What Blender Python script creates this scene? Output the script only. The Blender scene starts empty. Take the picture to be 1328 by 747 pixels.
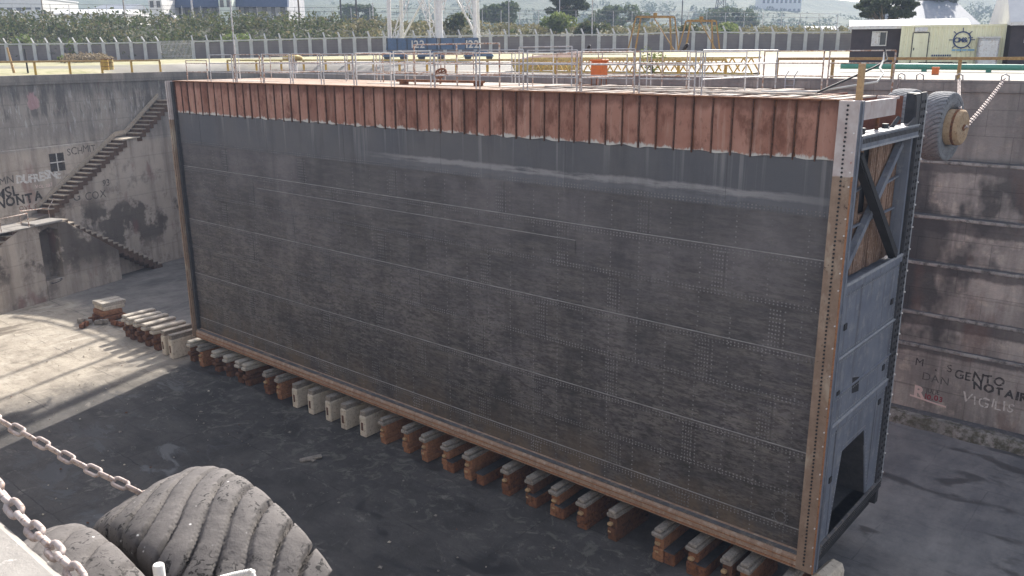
import bpy, math, random
from mathutils import Vector, Matrix, noise as mn
R = math.radians
rnd = random.Random(7)
for b in (bpy.data.objects, bpy.data.meshes):
    for o in list(b): b.remove(o)
S = bpy.context.scene
COL = S.collection

# ------------------------------------------------------------------ camera
CW = Vector((8.30092, -24.54615, 16.2926)); YAW, PIT, ROL, FPX = .70814, .26785, -.00587, 1101.42
FW = Vector((-math.sin(YAW)*math.cos(PIT), math.cos(YAW)*math.cos(PIT), -math.sin(PIT)))
_r = Vector((math.cos(YAW), math.sin(YAW), 0)); _u = _r.cross(FW)
R2 = _r*math.cos(ROL)+_u*math.sin(ROL); U2 = -_r*math.sin(ROL)+_u*math.cos(ROL)
cam = bpy.data.cameras.new('camera'); co = bpy.data.objects.new('camera', cam); COL.objects.link(co)
co.matrix_world = Matrix(((R2.x, U2.x, -FW.x, CW.x), (R2.y, U2.y, -FW.y, CW.y), (R2.z, U2.z, -FW.z, CW.z), (0, 0, 0, 1)))
cam.sensor_width = 36; cam.lens = 36*FPX/1328; cam.clip_start = .05; cam.clip_end = 6000
S.camera = co
# surveying helpers: a measured direction (photo pixel) turned into a world point on a known plane / at a known distance
def ray(x, y): return FW + R2*((x-664)/FPX) - U2*((y-373.5)/FPX)
def at(x, y, ax, val):
    d = ray(x, y); return CW + d*((val-CW[ax])/d[ax])
def D(x, y, dist): return CW + ray(x, y)*dist
HD = Vector((-math.sin(YAW), math.cos(YAW), 0)); HR = Vector((math.cos(YAW), math.sin(YAW), 0))
def ds(x, y):
    v = Vector((x, y, 0))-Vector((CW.x, CW.y, 0)); return v.dot(HD), v.dot(HR)
def sm(a, b, x):
    t = min(1, max(0, (x-a)/(b-a))); return t*t*(3-2*t)

ZF, ZQ = -1.64, 15.0
NW = Vector((.9594, .2822, 0)); AW = Vector((-.2822, .9594, 0)); P0 = Vector((-58.2, -3.94, 0))
def W(s, o, z): return P0+AW*s+NW*o+Vector((0, 0, z))
# ------------------------------------------------------------------ materials
class NT:
    def __init__(s, name, rough=.8, metal=0., spec=.3):
        s.m = bpy.data.materials.new(name); s.m.use_nodes = True; s.t = s.m.node_tree; s.n = s.t.nodes; s.l = s.t.links
        s.b = s.n['Principled BSDF']; s.b.inputs['Roughness'].default_value = rough; s.b.inputs['Metallic'].default_value = metal
        s.b.inputs['Specular IOR Level'].default_value = spec
        g = s.n.new('ShaderNodeNewGeometry'); s.pos = g.outputs['Position']
    def mapv(s, sc, vec=None):
        n = s.n.new('ShaderNodeVectorMath'); n.operation = 'MULTIPLY'; s.l.new(vec or s.pos, n.inputs[0]); n.inputs[1].default_value = sc; return n.outputs[0]
    def noise(s, scale, detail=6, rough=.6, vec=None, dist=0):
        n = s.n.new('ShaderNodeTexNoise'); n.inputs['Scale'].default_value = scale; n.inputs['Detail'].default_value = detail
        n.inputs['Roughness'].default_value = rough; n.inputs['Distortion'].default_value = dist; s.l.new(vec or s.pos, n.inputs['Vector']); return n.outputs['Fac']
    def voro(s, scale, vec=None, feat='F1'):
        n = s.n.new('ShaderNodeTexVoronoi'); n.feature = feat; n.inputs['Scale'].default_value = scale; s.l.new(vec or s.pos, n.inputs['Vector'])
        return n.outputs['Distance']
    def ramp(s, f, *st):
        n = s.n.new('ShaderNodeValToRGB'); e = n.color_ramp.elements
        while len(e) < len(st): e.new(.5)
        for k, (p, c) in enumerate(st):
            e[k].position = p; e[k].color = (c, c, c, 1) if isinstance(c, (int, float)) else (*c, 1)
        s.l.new(f, n.inputs[0]); return n.outputs[0]
    def mix(s, f, a, b, mode='MIX'):
        n = s.n.new('ShaderNodeMix'); n.data_type = 'RGBA'; n.blend_type = mode
        for i, v in ((0, f), (6, a), (7, b)):
            if isinstance(v, (int, float)): n.inputs[i].default_value = v if i == 0 else (v, v, v, 1)
            elif isinstance(v, tuple): n.inputs[i].default_value = (*v, 1)
            else: s.l.new(v, n.inputs[i])
        return n.outputs[2]
    def math(s, op, a, b=0., clamp=False):
        n = s.n.new('ShaderNodeMath'); n.operation = op; n.use_clamp = clamp
        for i, v in ((0, a), (1, b)):
            if isinstance(v, (int, float)): n.inputs[i].default_value = v
            else: s.l.new(v, n.inputs[i])
        return n.outputs[0]
    def sep(s):
        n = s.n.new('ShaderNodeSeparateXYZ'); s.l.new(s.pos, n.inputs[0]); return n.outputs
    def band(s, v, a, b, w):      # 1 between a and b, soft edges of width w
        m1 = s.n.new('ShaderNodeMapRange'); m1.inputs[1].default_value = a-w; m1.inputs[2].default_value = a+w; s.l.new(v, m1.inputs[0])
        m2 = s.n.new('ShaderNodeMapRange'); m2.inputs[1].default_value = b-w; m2.inputs[2].default_value = b+w; m2.inputs[3].default_value = 1; m2.inputs[4].default_value = 0; s.l.new(v, m2.inputs[0])
        return s.math('MULTIPLY', m1.outputs[0], m2.outputs[0])
    def col(s, c): s.l.new(c, s.b.inputs['Base Color']); return s
    def rgh(s, c): s.l.new(c, s.b.inputs['Roughness']); return s
    def bump(s, h, st=.4, d=.02):
        n = s.n.new('ShaderNodeBump'); n.inputs['Strength'].default_value = st; n.inputs['Distance'].default_value = d; s.l.new(h, n.inputs['Height']); s.l.new(n.outputs[0], s.b.inputs['Normal']); return s
def worn(name, c1, c2, c3=None, sc=2., amt=.5, streak=0., cs=(.02, .02, .02), rough=.75, metal=0., bump=.3, bd=.015, spec=.3):
    t = NT(name, rough, metal, spec)
    c = t.mix(t.ramp(t.noise(sc), (.35, 0.), (.65, 1.)), c1, c2)
    if c3: c = t.mix(t.ramp(t.noise(sc*2.7, 8, .7), (1-amt-.08, 0.), (1-amt+.08, 1.)), c, c3)
    if streak:
        v = t.mapv((3.5, 3.5, .25)); c = t.mix(t.math('MULTIPLY', t.ramp(t.noise(1., 5, .6, v), (.5, 0.), (.72, 1.)), streak), c, cs)
    t.col(c)
    if bump: t.bump(t.noise(sc*12, 6, .65), bump, bd)
    return t.m
M = {}
M['white_paint'] = worn('white_paint', (.62, .61, .6), (.72, .71, .69), (.36, .27, .2), 3, .38, .3, (.3, .2, .13), rough=.6)
M['galv'] = worn('galvanised_steel', (.38, .385, .4), (.5, .5, .52), (.27, .17, .11), 4, .42, rough=.5, metal=.3)
M['rusty_white'] = worn('rusty_white_paint', (.6, .58, .55), (.5, .45, .4), (.28, .13, .07), 3, .5, rough=.7)
M['yellow'] = worn('yellow_paint', (.55, .36, .06), (.48, .29, .06), (.25, .14, .06), 3, .42, .2, rough=.65)
M['yellow_pale'] = worn('pale_yellow_paint', (.6, .5, .2), (.5, .38, .12), (.3, .16, .07), 4, .45, rough=.65)
M['brown_beam'] = worn('brown_beam', (.34, .22, .09), (.26, .16, .07), (.42, .3, .12), 3, .45, rough=.8)
M['orange'] = worn('orange_plastic', (.62, .16, .03), (.55, .13, .03), (.45, .12, .04), 5, .4, rough=.5)
M['rust'] = worn('rust', (.17, .07, .033), (.25, .105, .048), (.085, .042, .028), 3, .45, .3, (.06, .03, .02), rough=.9, bump=.5)
M['orange_rust'] = worn('orange_rust', (.36, .175, .085), (.27, .125, .065), (.1, .055, .035), 4, .4, .35, (.08, .045, .03), rough=.9, bump=.6)
M['dark_steel'] = worn('dark_steel', (.045, .047, .052), (.07, .07, .075), (.13, .1, .08), 4, .35, rough=.6, metal=.2)
M['black'] = worn('black_rubber', (.02, .02, .022), (.035, .035, .036), rough=.7)
M['timber'] = worn('weathered_timber', (.24, .215, .185), (.34, .305, .26), (.15, .13, .115), 5, .42, .25, (.08, .07, .06), rough=.9, bump=.6)
M['dark_seam'] = worn('dark_seam', (.035, .034, .035), (.06, .057, .057), bump=0)
M['void'] = worn('opening_shade_black', (.006, .006, .006), (.012, .011, .011), bump=0)  # near-black that paints in the darkness inside the sluice opening
M['timber_pale'] = worn('sun_bleached_timber', (.5, .46, .39), (.42, .38, .32), (.22, .19, .16), 4, .4, .2, (.15, .13, .1), rough=.9)
M['rust_shaded'] = worn('shaded_rust', (.12, .055, .03), (.17, .08, .042), (.05, .03, .024), 3, .42, .4, (.03, .025, .022), rough=.9, bump=.5)  # darker copy of rust, side shade of the keel blocks put into the colour
M['timber_warm'] = worn('warm_timber', (.46, .31, .16), (.38, .25, .13), (.25, .16, .09), 5, .4, rough=.85)
M['conc_white'] = worn('whitewashed_concrete', (.56, .5, .4), (.64, .57, .47), (.3, .25, .19), 3, .4, .35, (.2, .15, .1), rough=.9, bump=.5)
M['blue_steel'] = worn('blue_painted_steel', (.08, .13, .21), (.1, .15, .24), (.1, .085, .075), 3, .38, .3, (.05, .045, .04), rough=.6)
M['slate'] = worn('dark_brickwork', (.05, .042, .048), (.07, .058, .062), rough=.9)
M['roof_white'] = worn('white_roof_sheet', (.6, .6, .59), (.54, .54, .54), rough=.6)
M['cream'] = worn('cream_container_paint', (.78, .75, .52), (.82, .79, .57), (.6, .52, .34), 2, .35, .25, (.3, .25, .16), rough=.6)
M['glass'] = worn('window_glass', (.05, .055, .06), (.08, .085, .09), rough=.1, spec=.6, bump=0)
M['logo_blue'] = worn('dark_blue_paint', (.045, .07, .15), (.055, .08, .17), bump=0)
M['sky_blue'] = worn('light_blue_paint', (.22, .42, .6), (.25, .45, .62), bump=0)
M['green_pipe'] = worn('green_pipe', (.06, .23, .17), (.08, .26, .2), rough=.5)
M['letter_white'] = worn('white_lettering', (.78, .76, .72), (.66, .63, .58), (.38, .34, .3), 6, .34, bump=0)
M['letter_faint'] = worn('faint_white_lettering', (.5, .46, .42), (.38, .35, .315), (.3, .27, .235), 5, .5, bump=0)
M['letter_crimson'] = worn('crimson_lettering', (.36, .05, .07), (.3, .06, .07), bump=0)
M['letter_black'] = worn('black_lettering', (.035, .033, .035), (.06, .055, .05), (.13, .115, .1), 6, .4, bump=0)
M['letter_grey'] = worn('faded_lettering', (.085, .08, .075), (.12, .11, .1), (.16, .145, .125), 6, .42, bump=0)
M['letter_red'] = worn('red_lettering', (.24, .07, .06), (.2, .075, .06), (.18, .13, .1), 6, .4, bump=0)
M['letter_pink'] = worn('pink_lettering', (.78, .6, .55), (.7, .55, .5), bump=0)
M['trunk'] = worn('bark', (.1, .08, .06), (.14, .11, .085), rough=.95)
M['asphalt'] = worn('asphalt', (.055, .055, .055), (.075, .075, .075), rough=.9)
M['dust'] = worn('dusty_edge', (.34, .325, .31), (.22, .21, .2), rough=.9, bump=0)
M['rope'] = worn('white_rope', (.6, .59, .57), (.45, .44, .41), rough=.9)
M['barrel'] = worn('weathered_drum', (.34, .23, .13), (.42, .31, .2), (.2, .13, .08), 4, .42, rough=.9)
M['chain'] = worn('galvanised_chain', (.36, .3, .28), (.46, .4, .375), (.26, .17, .12), 18, .4, rough=.65, metal=.25, bd=.003)
M['red_oxide'] = worn('red_oxide_paint', (.21, .08, .05), (.27, .105, .065), (.14, .055, .04), 2.5, .4, .3, (.09, .04, .03), rough=.85)

def flake(m):
    nt = m.node_tree; out = nt.nodes['Material Output']; b = nt.nodes['Principled BSDF']; tr = nt.nodes.new('ShaderNodeBsdfTransparent'); ms = nt.nodes.new('ShaderNodeMixShader'); g = nt.nodes.new('ShaderNodeNewGeometry')
    n = nt.nodes.new('ShaderNodeTexNoise'); n.inputs['Scale'].default_value = 4.5; n.inputs['Detail'].default_value = 9; n.inputs['Roughness'].default_value = .78; nt.links.new(g.outputs['Position'], n.inputs['Vector'])
    r = nt.nodes.new('ShaderNodeMapRange'); r.inputs[1].default_value = .37; r.inputs[2].default_value = .47; r.inputs[3].default_value = .08; r.inputs[4].default_value = .9; nt.links.new(n.outputs['Fac'], r.inputs[0])
    nt.links.new(r.outputs[0], ms.inputs[0]); nt.links.new(tr.outputs[0], ms.inputs[1]); nt.links.new(b.outputs[0], ms.inputs[2]); nt.links.new(ms.outputs[0], out.inputs[0])
M['number_white'] = worn('stencil_white', (.62, .6, .56), (.5, .47, .43), bump=0)
for k_ in ('letter_white', 'letter_black', 'letter_grey', 'letter_red', 'letter_faint', 'letter_crimson'): flake(M[k_])
def leafmat(name, c1, c2, c3):
    t = NT(name, .7)
    oi = t.n.new('ShaderNodeObjectInfo')
    c = t.mix(t.ramp(t.noise(.45, 3), (.35, 0.), (.65, 1.)), c1, c2)
    c = t.mix(t.ramp(t.noise(1.9, 3), (.5, 0.), (.66, 1.)), c, c3)
    t.col(c)
    tr = t.n.new('ShaderNodeBsdfTranslucent'); t.l.new(c, tr.inputs[0])
    ms = t.n.new('ShaderNodeMixShader'); ms.inputs[0].default_value = .35
    t.l.new(t.b.outputs[0], ms.inputs[1]); t.l.new(tr.outputs[0], ms.inputs[2]); t.l.new(ms.outputs[0], t.n['Material Output'].inputs[0]); return t.m
M['leaf'] = leafmat('scrub_leaves', (.055, .078, .026), (.085, .105, .04), (.15, .125, .065))
M['leaf_dark'] = leafmat('dark_leaves', (.03, .045, .022), (.05, .065, .03), (.07, .085, .04))
M['leaf_bright'] = leafmat('bright_leaves', (.11, .16, .04), (.16, .2, .06), (.21, .22, .09))
M['leaf_dry'] = leafmat('dry_brush', (.2, .16, .11), (.26, .21, .14), (.14, .11, .08))
M['leaf_straw'] = leafmat('straw_weeds', (.17, .15, .075), (.12, .125, .05), (.24, .2, .12))
M['leaf_hill'] = leafmat('hill_leaves', (.05, .075, .035), (.075, .1, .045), (.11, .13, .07))

# dock wall concrete ------------------------------------------------
def wallmat(name, right):
    t = NT(name, .9); x, y, z = t.sep()
    c = t.mix(t.ramp(t.noise(.35, 8, .65), (.36, 0.), (.62, 1.)), (.43, .4, .365), (.28, .26, .24)) if right else t.mix(t.ramp(t.noise(.35, 8, .65), (.36, 0.), (.62, 1.)), (.55, .49, .42), (.4, .352, .302))
    c = t.mix(t.ramp(t.noise(1.6, 9, .7), (.52, 0.), (.68, 1.)), c, (.52, .465, .4) if right else (.5, .455, .4))
    # lift lines
    zl = t.math('ADD', z, t.math('MULTIPLY', t.noise(.6, 5, .6), .12)); fr = t.math('FRACT', t.math('MULTIPLY', zl, .62)); c = t.mix(t.math('MULTIPLY', t.ramp(fr, (.0, 1.), (.07, 0.)), .4), c, (.12, .108, .1))
    v = t.mapv((1., 1., .1)); f = t.ramp(t.noise(1.1, 6, .65, v), (.46, 0.), (.66, 1.)); c = t.mix(t.math('MULTIPLY', f, .55 if right else .62), c, (.105, .094, .086))
    v2 = t.mapv((2.6, 2.6, .16)); f2 = t.ramp(t.noise(1., 5, .6, v2), (.56, 0.), (.7, 1.)); c = t.mix(t.math('MULTIPLY', f2, .45), c, (.5, .46, .41))
    nz = t.math('MULTIPLY', t.noise(.8, 5, .6, v), 3.)
    if right:
        # wet dark courses with pale eroded patches, dark run below each ledge
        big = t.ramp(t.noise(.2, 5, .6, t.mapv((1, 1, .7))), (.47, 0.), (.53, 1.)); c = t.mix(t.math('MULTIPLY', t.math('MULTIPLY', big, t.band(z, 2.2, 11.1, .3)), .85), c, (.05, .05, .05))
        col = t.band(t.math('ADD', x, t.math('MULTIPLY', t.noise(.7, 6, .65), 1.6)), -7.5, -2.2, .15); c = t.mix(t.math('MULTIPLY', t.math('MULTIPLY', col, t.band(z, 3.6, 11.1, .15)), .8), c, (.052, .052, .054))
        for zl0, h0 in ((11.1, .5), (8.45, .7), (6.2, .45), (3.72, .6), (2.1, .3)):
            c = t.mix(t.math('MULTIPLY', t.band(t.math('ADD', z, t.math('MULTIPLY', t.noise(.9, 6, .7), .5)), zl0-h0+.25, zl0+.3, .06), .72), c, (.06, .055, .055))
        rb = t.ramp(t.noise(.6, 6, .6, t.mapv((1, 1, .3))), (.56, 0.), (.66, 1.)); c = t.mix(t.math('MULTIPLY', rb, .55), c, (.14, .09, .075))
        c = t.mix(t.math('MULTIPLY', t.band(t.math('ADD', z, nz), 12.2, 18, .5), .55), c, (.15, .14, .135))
        b = t.n.new('ShaderNodeTexBrick'); b.inputs['Scale'].default_value = 1; b.inputs['Mortar Size'].default_value = .018; b.inputs['Brick Width'].default_value = 3.3; b.inputs['Row Height'].default_value = 1.24; b.offset = .37
        b.inputs['Color1'].default_value = (.5, .5, .5, 1); b.inputs['Color2'].default_value = (.62, .61, .6, 1); b.inputs['Mortar'].default_value = (.3, .3, .3, 1)
        cx = t.n.new('ShaderNodeCombineXYZ'); t.l.new(x, cx.inputs[0]); t.l.new(z, cx.inputs[1]); t.l.new(cx.outputs[0], b.inputs['Vector']); c = t.mix(.6, c, b.outputs['Color'], 'OVERLAY')
    else:
        up = t.band(t.math('ADD', z, nz), 11.2, 16.2, .7); c = t.mix(t.math('MULTIPLY', up, .5), c, (.15, .145, .142))
        ts = t.math('MULTIPLY', t.ramp(t.noise(1.3, 7, .7, t.mapv((1.3, 1.3, .22))), (.47, 0.), (.55, 1.)), t.band(z, 11.8, 14.35, .25)); c = t.mix(t.math('MULTIPLY', ts, .62), c, (.075, .074, .076))
        wp = t.math('MULTIPLY', t.ramp(t.noise(2.3, 6, .7, t.mapv((1.6, 1.6, .4))), (.56, 0.), (.64, 1.)), t.band(z, 10.5, 14.4, .4)); c = t.mix(t.math('MULTIPLY', wp, .55), c, (.5, .49, .47))
        c = t.mix(t.math('MULTIPLY', t.band(z, -3, 9.4, .05), .22), c, (.5, .4, .31), 'MIX')
        dm = t.math('MULTIPLY', t.ramp(t.noise(.55, 8, .7), (.53, 0.), (.62, 1.)), t.band(z, -3, 8., .5)); c = t.mix(t.math('MULTIPLY', dm, .5), c, (.13, .11, .095))
        topw = t.band(t.math('ADD', z, nz), 14.9, 17, .4); c = t.mix(t.math('MULTIPLY', topw, .5), c, (.085, .088, .09))
        bl = t.ramp(t.noise(.24, 7, .62), (.5, 0.), (.55, 1.)); c = t.mix(t.math('MULTIPLY', t.math('MULTIPLY', bl, t.band(z, .3, 5.0, .8)), .8), c, (.075, .062, .052))
        rb = t.ramp(t.noise(.5, 4, .5, t.mapv((1, 1, .5))), (.63, 0.), (.7, 1.)); c = t.mix(t.math('MULTIPLY', rb, .55), c, (.22, .11, .1))
        dv = t.n.new('ShaderNodeVectorMath'); dv.operation = 'DISTANCE'; t.l.new(t.mapv((1, 1, .75)), dv.inputs[0]); pc = W(7.2, -2.6, 13.0); dv.inputs[1].default_value = (pc.x, pc.y, pc.z*.75)
        dd = t.math('ADD', dv.outputs['Value'], t.math('MULTIPLY', t.noise(1.2, 4), 1.)); c = t.mix(t.math('MULTIPLY', t.ramp(dd, (.9, 1.), (1.9, 0.)), .6), c, (.5, .3, .31))
    t.col(c); t.bump(t.math('ADD', t.noise(5, 8, .7), t.math('MULTIPLY', t.noise(.9, 5, .6), 1.5)), .7, .08); return t.m
M['wall_left'] = wallmat('dock_wall_concrete', False)
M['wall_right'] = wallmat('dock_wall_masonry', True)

def floormat():
    t = NT('dock_floor_concrete', .8); x, y, z = t.sep()
    sandy = t.band(t.math('ADD', x, t.math('MULTIPLY', t.noise(.25, 5, .6), 7.)), -90., -36., 2.5)
    sand = t.mix(t.ramp(t.noise(.5, 8, .65), (.38, 0.), (.62, 1.)), (.43, .385, .315), (.3, .265, .217))
    sand = t.mix(t.ramp(t.noise(.32, 6, .6, t.mapv((1, .35, 1))), (.55, 0.), (.64, 1.)), sand, (.17, .145, .115))
    sl = t.mix(t.ramp(t.noise(.3, 8, .65), (.4, 0.), (.6, 1.)), (.062, .058, .055), (.105, .098, .092))
    sl = t.mix(t.ramp(t.noise(.75, 10, .75, None, .6), (.57, 0.), (.66, 1.)), sl, (.2, .185, .165))
    rt = t.band(t.math('ADD', x, t.math('MULTIPLY', t.noise(.4, 4), 3.)), -2.5, 60, 1.2)
    grey = t.mix(t.ramp(t.noise(.45, 8, .65, t.mapv((1, .6, 1))), (.42, 0.), (.58, 1.)), (.27, .26, .25), (.16, .157, .157))
    c = t.mix(rt, sl, grey); c = t.mix(sandy, c, sand)
    c = t.mix(t.math('MULTIPLY', t.ramp(t.noise(1.3, 10, .75, t.mapv((.5, 1.6, 1)), .5), (.5, 0.), (.63, 1.)), .45), c, t.mix(sandy, (.045, .043, .043), (.14, .115, .085)))
    c = t.mix(t.math('MULTIPLY', t.ramp(t.noise(.45, 9, .72, t.mapv((.8, .35, 1)), 1.), (.56, 0.), (.63, 1.)), sandy), c, (.43, .39, .325))
    b = t.n.new('ShaderNodeTexBrick'); b.inputs['Scale'].default_value = 1; b.inputs['Mortar Size'].default_value = .035; b.inputs['Mortar Smooth'].default_value = .6; b.inputs['Brick Width'].default_value = 5.2; b.inputs['Row Height'].default_value = 4.4
    nv = t.n.new('ShaderNodeVectorMath'); nv.operation = 'ADD'; nz_ = t.n.new('ShaderNodeTexNoise'); nz_.inputs['Scale'].default_value = 1.2; t.l.new(t.pos, nz_.inputs['Vector']); t.l.new(t.pos, nv.inputs[0]); t.l.new(t.mapv((.18, .18, 0), nz_.outputs['Color']), nv.inputs[1]); t.l.new(nv.outputs[0], b.inputs['Vector'])
    c = t.mix(t.math('MULTIPLY', b.outputs['Fac'], t.math('MULTIPLY', t.ramp(t.noise(.5, 3), (.4, 0.), (.6, 1.)), .7)), c, (.03, .028, .027))
    pm_ = t.math('MULTIPLY', t.band(t.math('ADD', y, t.math('MULTIPLY', t.noise(.6, 6, .7), 3.)), -2.5, 2.4, .8), t.ramp(t.noise(1.0, 9, .75, None, 1.2), (.52, 0.), (.6, 1.))); c = t.mix(t.math('MULTIPLY', pm_, t.math('MULTIPLY', t.math('SUBTRACT', 1., sandy), .55)), c, (.2, .19, .165))
    far = t.band(t.math('ADD', y, t.math('MULTIPLY', t.noise(.5, 6, .65), 5.)), 3.2, 60, .8); c = t.mix(t.math('MULTIPLY', far, .72), c, t.mix(t.ramp(t.noise(.7, 8, .7, t.mapv((1, .5, 1))), (.4, 0.), (.62, 1.)), (.1, .1, .106), (.19, .185, .18)))  # back floor: shade near the wall put into a darker grey
    wet = t.ramp(t.noise(.33, 9, .62, t.mapv((.8, 1.7, 1)), .5), (.56, 0.), (.62, 1.)); wet = t.math('MULTIPLY', wet, t.math('SUBTRACT', 1., sandy))
    c = t.mix(t.math('MULTIPLY', wet, .75), c, (.035, .035, .037))
    c = t.mix(t.ramp(t.noise(9, 3, .6), (.7, 0.), (.74, 1.)), c, (.22, .2, .18))
    t.col(c); t.rgh(t.mix(wet, .85, .3))
    h = t.mix(wet, t.noise(2.5, 10, .72), .45); t.bump(h, .8, .09); return t.m
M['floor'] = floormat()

def groundmat():
    t = NT('quay_ground', .9); x, y, z = t.sep()
    g = t.mix(t.ramp(t.noise(.35, 7, .65), (.4, 0.), (.62, 1.)), (.4, .375, .325), (.31, .29, .255))
    gr = t.mix(t.ramp(t.noise(.8, 8, .7), (.4, 0.), (.6, 1.)), (.24, .24, .12), (.38, .345, .22))
    # depth from the quay along the line of sight from the dock
    cd = t.n.new('ShaderNodeVectorMath'); cd.operation = 'DOT_PRODUCT'; t.l.new(t.pos, cd.inputs[0]); cd.inputs[1].default_value = (HD.x, HD.y, 0)
    cs_ = t.n.new('ShaderNodeVectorMath'); cs_.operation = 'DOT_PRODUCT'; t.l.new(t.pos, cs_.inputs[0]); cs_.inputs[1].default_value = (HR.x, HR.y, 0)
    d = t.math('SUBTRACT', cd.outputs['Value'], CW.dot(HD)); s_ = t.math('SUBTRACT', cs_.outputs['Value'], CW.dot(HR))
    dn = t.math('ADD', d, t.math('MULTIPLY', t.noise(.12, 4), 14.))
    leftg = t.band(t.math('ADD', s_, t.math('MULTIPLY', t.noise(.2, 4), 6.)), -400, -30, 2.)
    c = t.mix(leftg, g, gr)
    road = t.band(t.math('ADD', d, t.math('MULTIPLY', s_, .25)), 66, 74, .8); c = t.mix(t.math('MULTIPLY', road, .7), c, (.15, .145, .14))
    c = t.mix(t.band(dn, 91, 116, 2.), c, gr)
    bank = t.mix(t.ramp(t.noise(.5, 6), (.4, 0.), (.6, 1.)), (.06, .055, .035), (.05, .062, .026))
    c = t.mix(t.band(d, 107, 139, 1.), c, bank)
    c = t.mix(t.band(d, 139, 230, 1.), c, (.4, .385, .36))
    c = t.mix(t.band(d, 230, 4000, 20.), c, (.07, .085, .045))
    t.col(c); t.bump(t.noise(3, 8, .7), .4, .05); return t.m
M['ground'] = groundmat()
t = NT('hillside_trees', .9); t.col(t.mix(t.ramp(t.noise(.05, 6, .65), (.4, 0.), (.6, 1.)), (.045, .065, .03), (.08, .1, .05))); t.bump(t.noise(.15, 6, .7), 1., 3.); M['hill'] = t.m

# gate shell plating ------------------------------------------------
def platemat():
    t = NT('gate_plating_paint', .6, .0, .35); x, y, z = t.sep()
    c = t.mix(t.ramp(t.noise(.45, 7, .65), (.38, 0.), (.62, 1.)), (.08, .0735, .078), (.152, .139, .143))
    c = t.mix(t.math('MULTIPLY', t.ramp(t.noise(.16, 5, .6, t.mapv((1, 1, 1.8))), (.42, 0.), (.6, 1.)), .55), c, (.06, .057, .058))
    low = t.n.new('ShaderNodeMapRange'); low.inputs[1].default_value = 11.6; low.inputs[2].default_value = 2.; t.l.new(z, low.inputs[0]); low = low.outputs[0]
    # fine horizontal scrape marks, stronger low down
    sp = t.ramp(t.noise(1., 9, .78, t.mapv((.8, 1, 6.))), (.44, 0.), (.6, 1.)); c = t.mix(t.math('MULTIPLY', t.math('MULTIPLY', sp, t.math('ADD', t.math('MULTIPLY', low, .7), .2)), .85), c, (.23, .207, .185))
    s3 = t.ramp(t.noise(4.5, 8, .8, t.mapv((.6, 1, 1.6))), (.5, 0.), (.6, 1.)); c = t.mix(t.math('MULTIPLY', t.math('MULTIPLY', s3, t.math('ADD', low, .15)), .55), c, (.05, .046, .045))
    s2 = t.ramp(t.noise(1., 6, .7, t.mapv((3.5, 1, 11.))), (.5, 0.), (.58, 1.)); c = t.mix(t.math('MULTIPLY', t.math('MULTIPLY', s2, t.math('ADD', low, .1)), .75), c, (.034, .03, .029))
    bt = t.math('MULTIPLY', t.band(t.math('ADD', z, t.math('MULTIPLY', t.noise(.35, 6, .65), 4.)), -3, 4.6, 1.6), .5); c = t.mix(bt, c, (.052, .047, .043))
    dk = t.ramp(t.noise(.55, 8, .72, t.mapv((1, 1, .8))), (.5, 0.), (.64, 1.)); c = t.mix(t.math('MULTIPLY', t.math('MULTIPLY', dk, t.math('ADD', t.math('MULTIPLY', low, .8), .15)), .7), c, (.036, .034, .034))
    br = t.ramp(t.noise(.3, 6, .65, t.mapv((1, 1, 1.6))), (.5, 0.), (.68, 1.)); c = t.mix(t.math('MULTIPLY', t.math('MULTIPLY', br, low), .28), c, (.15, .125, .1))
    # smooth blue grey top strake
    c = t.mix(t.math('MULTIPLY', t.band(z, 11.58, 13.8, .03), .88), c, t.mix(t.ramp(t.noise(.22, 4), (.42, 0.), (.58, 1.)), (.088, .09, .1), (.112, .108, .111)))
    # pale tide mark on the right half
    zz = t.math('ADD', z, t.math('MULTIPLY', t.noise(1.1, 7, .65), .28)); xr = t.band(x, -20, -1.3, 2.2)
    xr = t.math('MULTIPLY', xr, t.ramp(t.noise(1.2, 6, .7, t.mapv((.35, 1, 3))), (.34, 0.), (.5, 1.)))
    c = t.mix(t.math('MULTIPLY', t.math('MULTIPLY', t.band(zz, 12.1, 12.32, .04), xr), .85), c, (.27, .26, .26))
    c = t.mix(t.math('MULTIPLY', t.math('MULTIPLY', t.band(zz, 11.75, 12.1, .08), xr), .35), c, (.19, .19, .205))
    # lime runs below the red band
    rn = t.ramp(t.noise(1., 5, .65, t.mapv((2.6, 1, .04))), (.56, 0.), (.68, 1.))
    hz = t.band(t.math('ADD', z, t.math('MULTIPLY', t.noise(1.4, 2, .5, t.mapv((1, 1, 0))), 3.4)), 13.9, 17, .7)
    c = t.mix(t.math('MULTIPLY', t.math('MULTIPLY', rn, hz), .6), c, (.26, .25, .25))
    v3 = t.mapv((.9, 1, .14)); c = t.mix(t.math('MULTIPLY', t.ramp(t.noise(1.2, 6, .65, v3), (.54, 0.), (.7, 1.)), .35), c, (.04, .039, .041))
    bb = t.math('MULTIPLY', t.band(z, -1, 1.5, .8), t.ramp(t.noise(.8, 7, .7), (.42, 0.), (.6, 1.))); c = t.mix(t.math('MULTIPLY', bb, .65), c, (.16, .115, .075))
    t.col(c); t.bump(t.math('ADD', t.noise(1.1, 5, .6), t.math('MULTIPLY', t.noise(9, 8, .75), .6)), .5, .05); return t.m
M['plate'] = platemat()
t = NT('rivet_heads', .55, .0, .4); c = t.mix(t.ramp(t.noise(1.2, 8, .7), (.4, 0.), (.6, 1.)), (.12, .115, .113), (.22, .21, .205)); t.col(c); M['rivet'] = t.m

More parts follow.
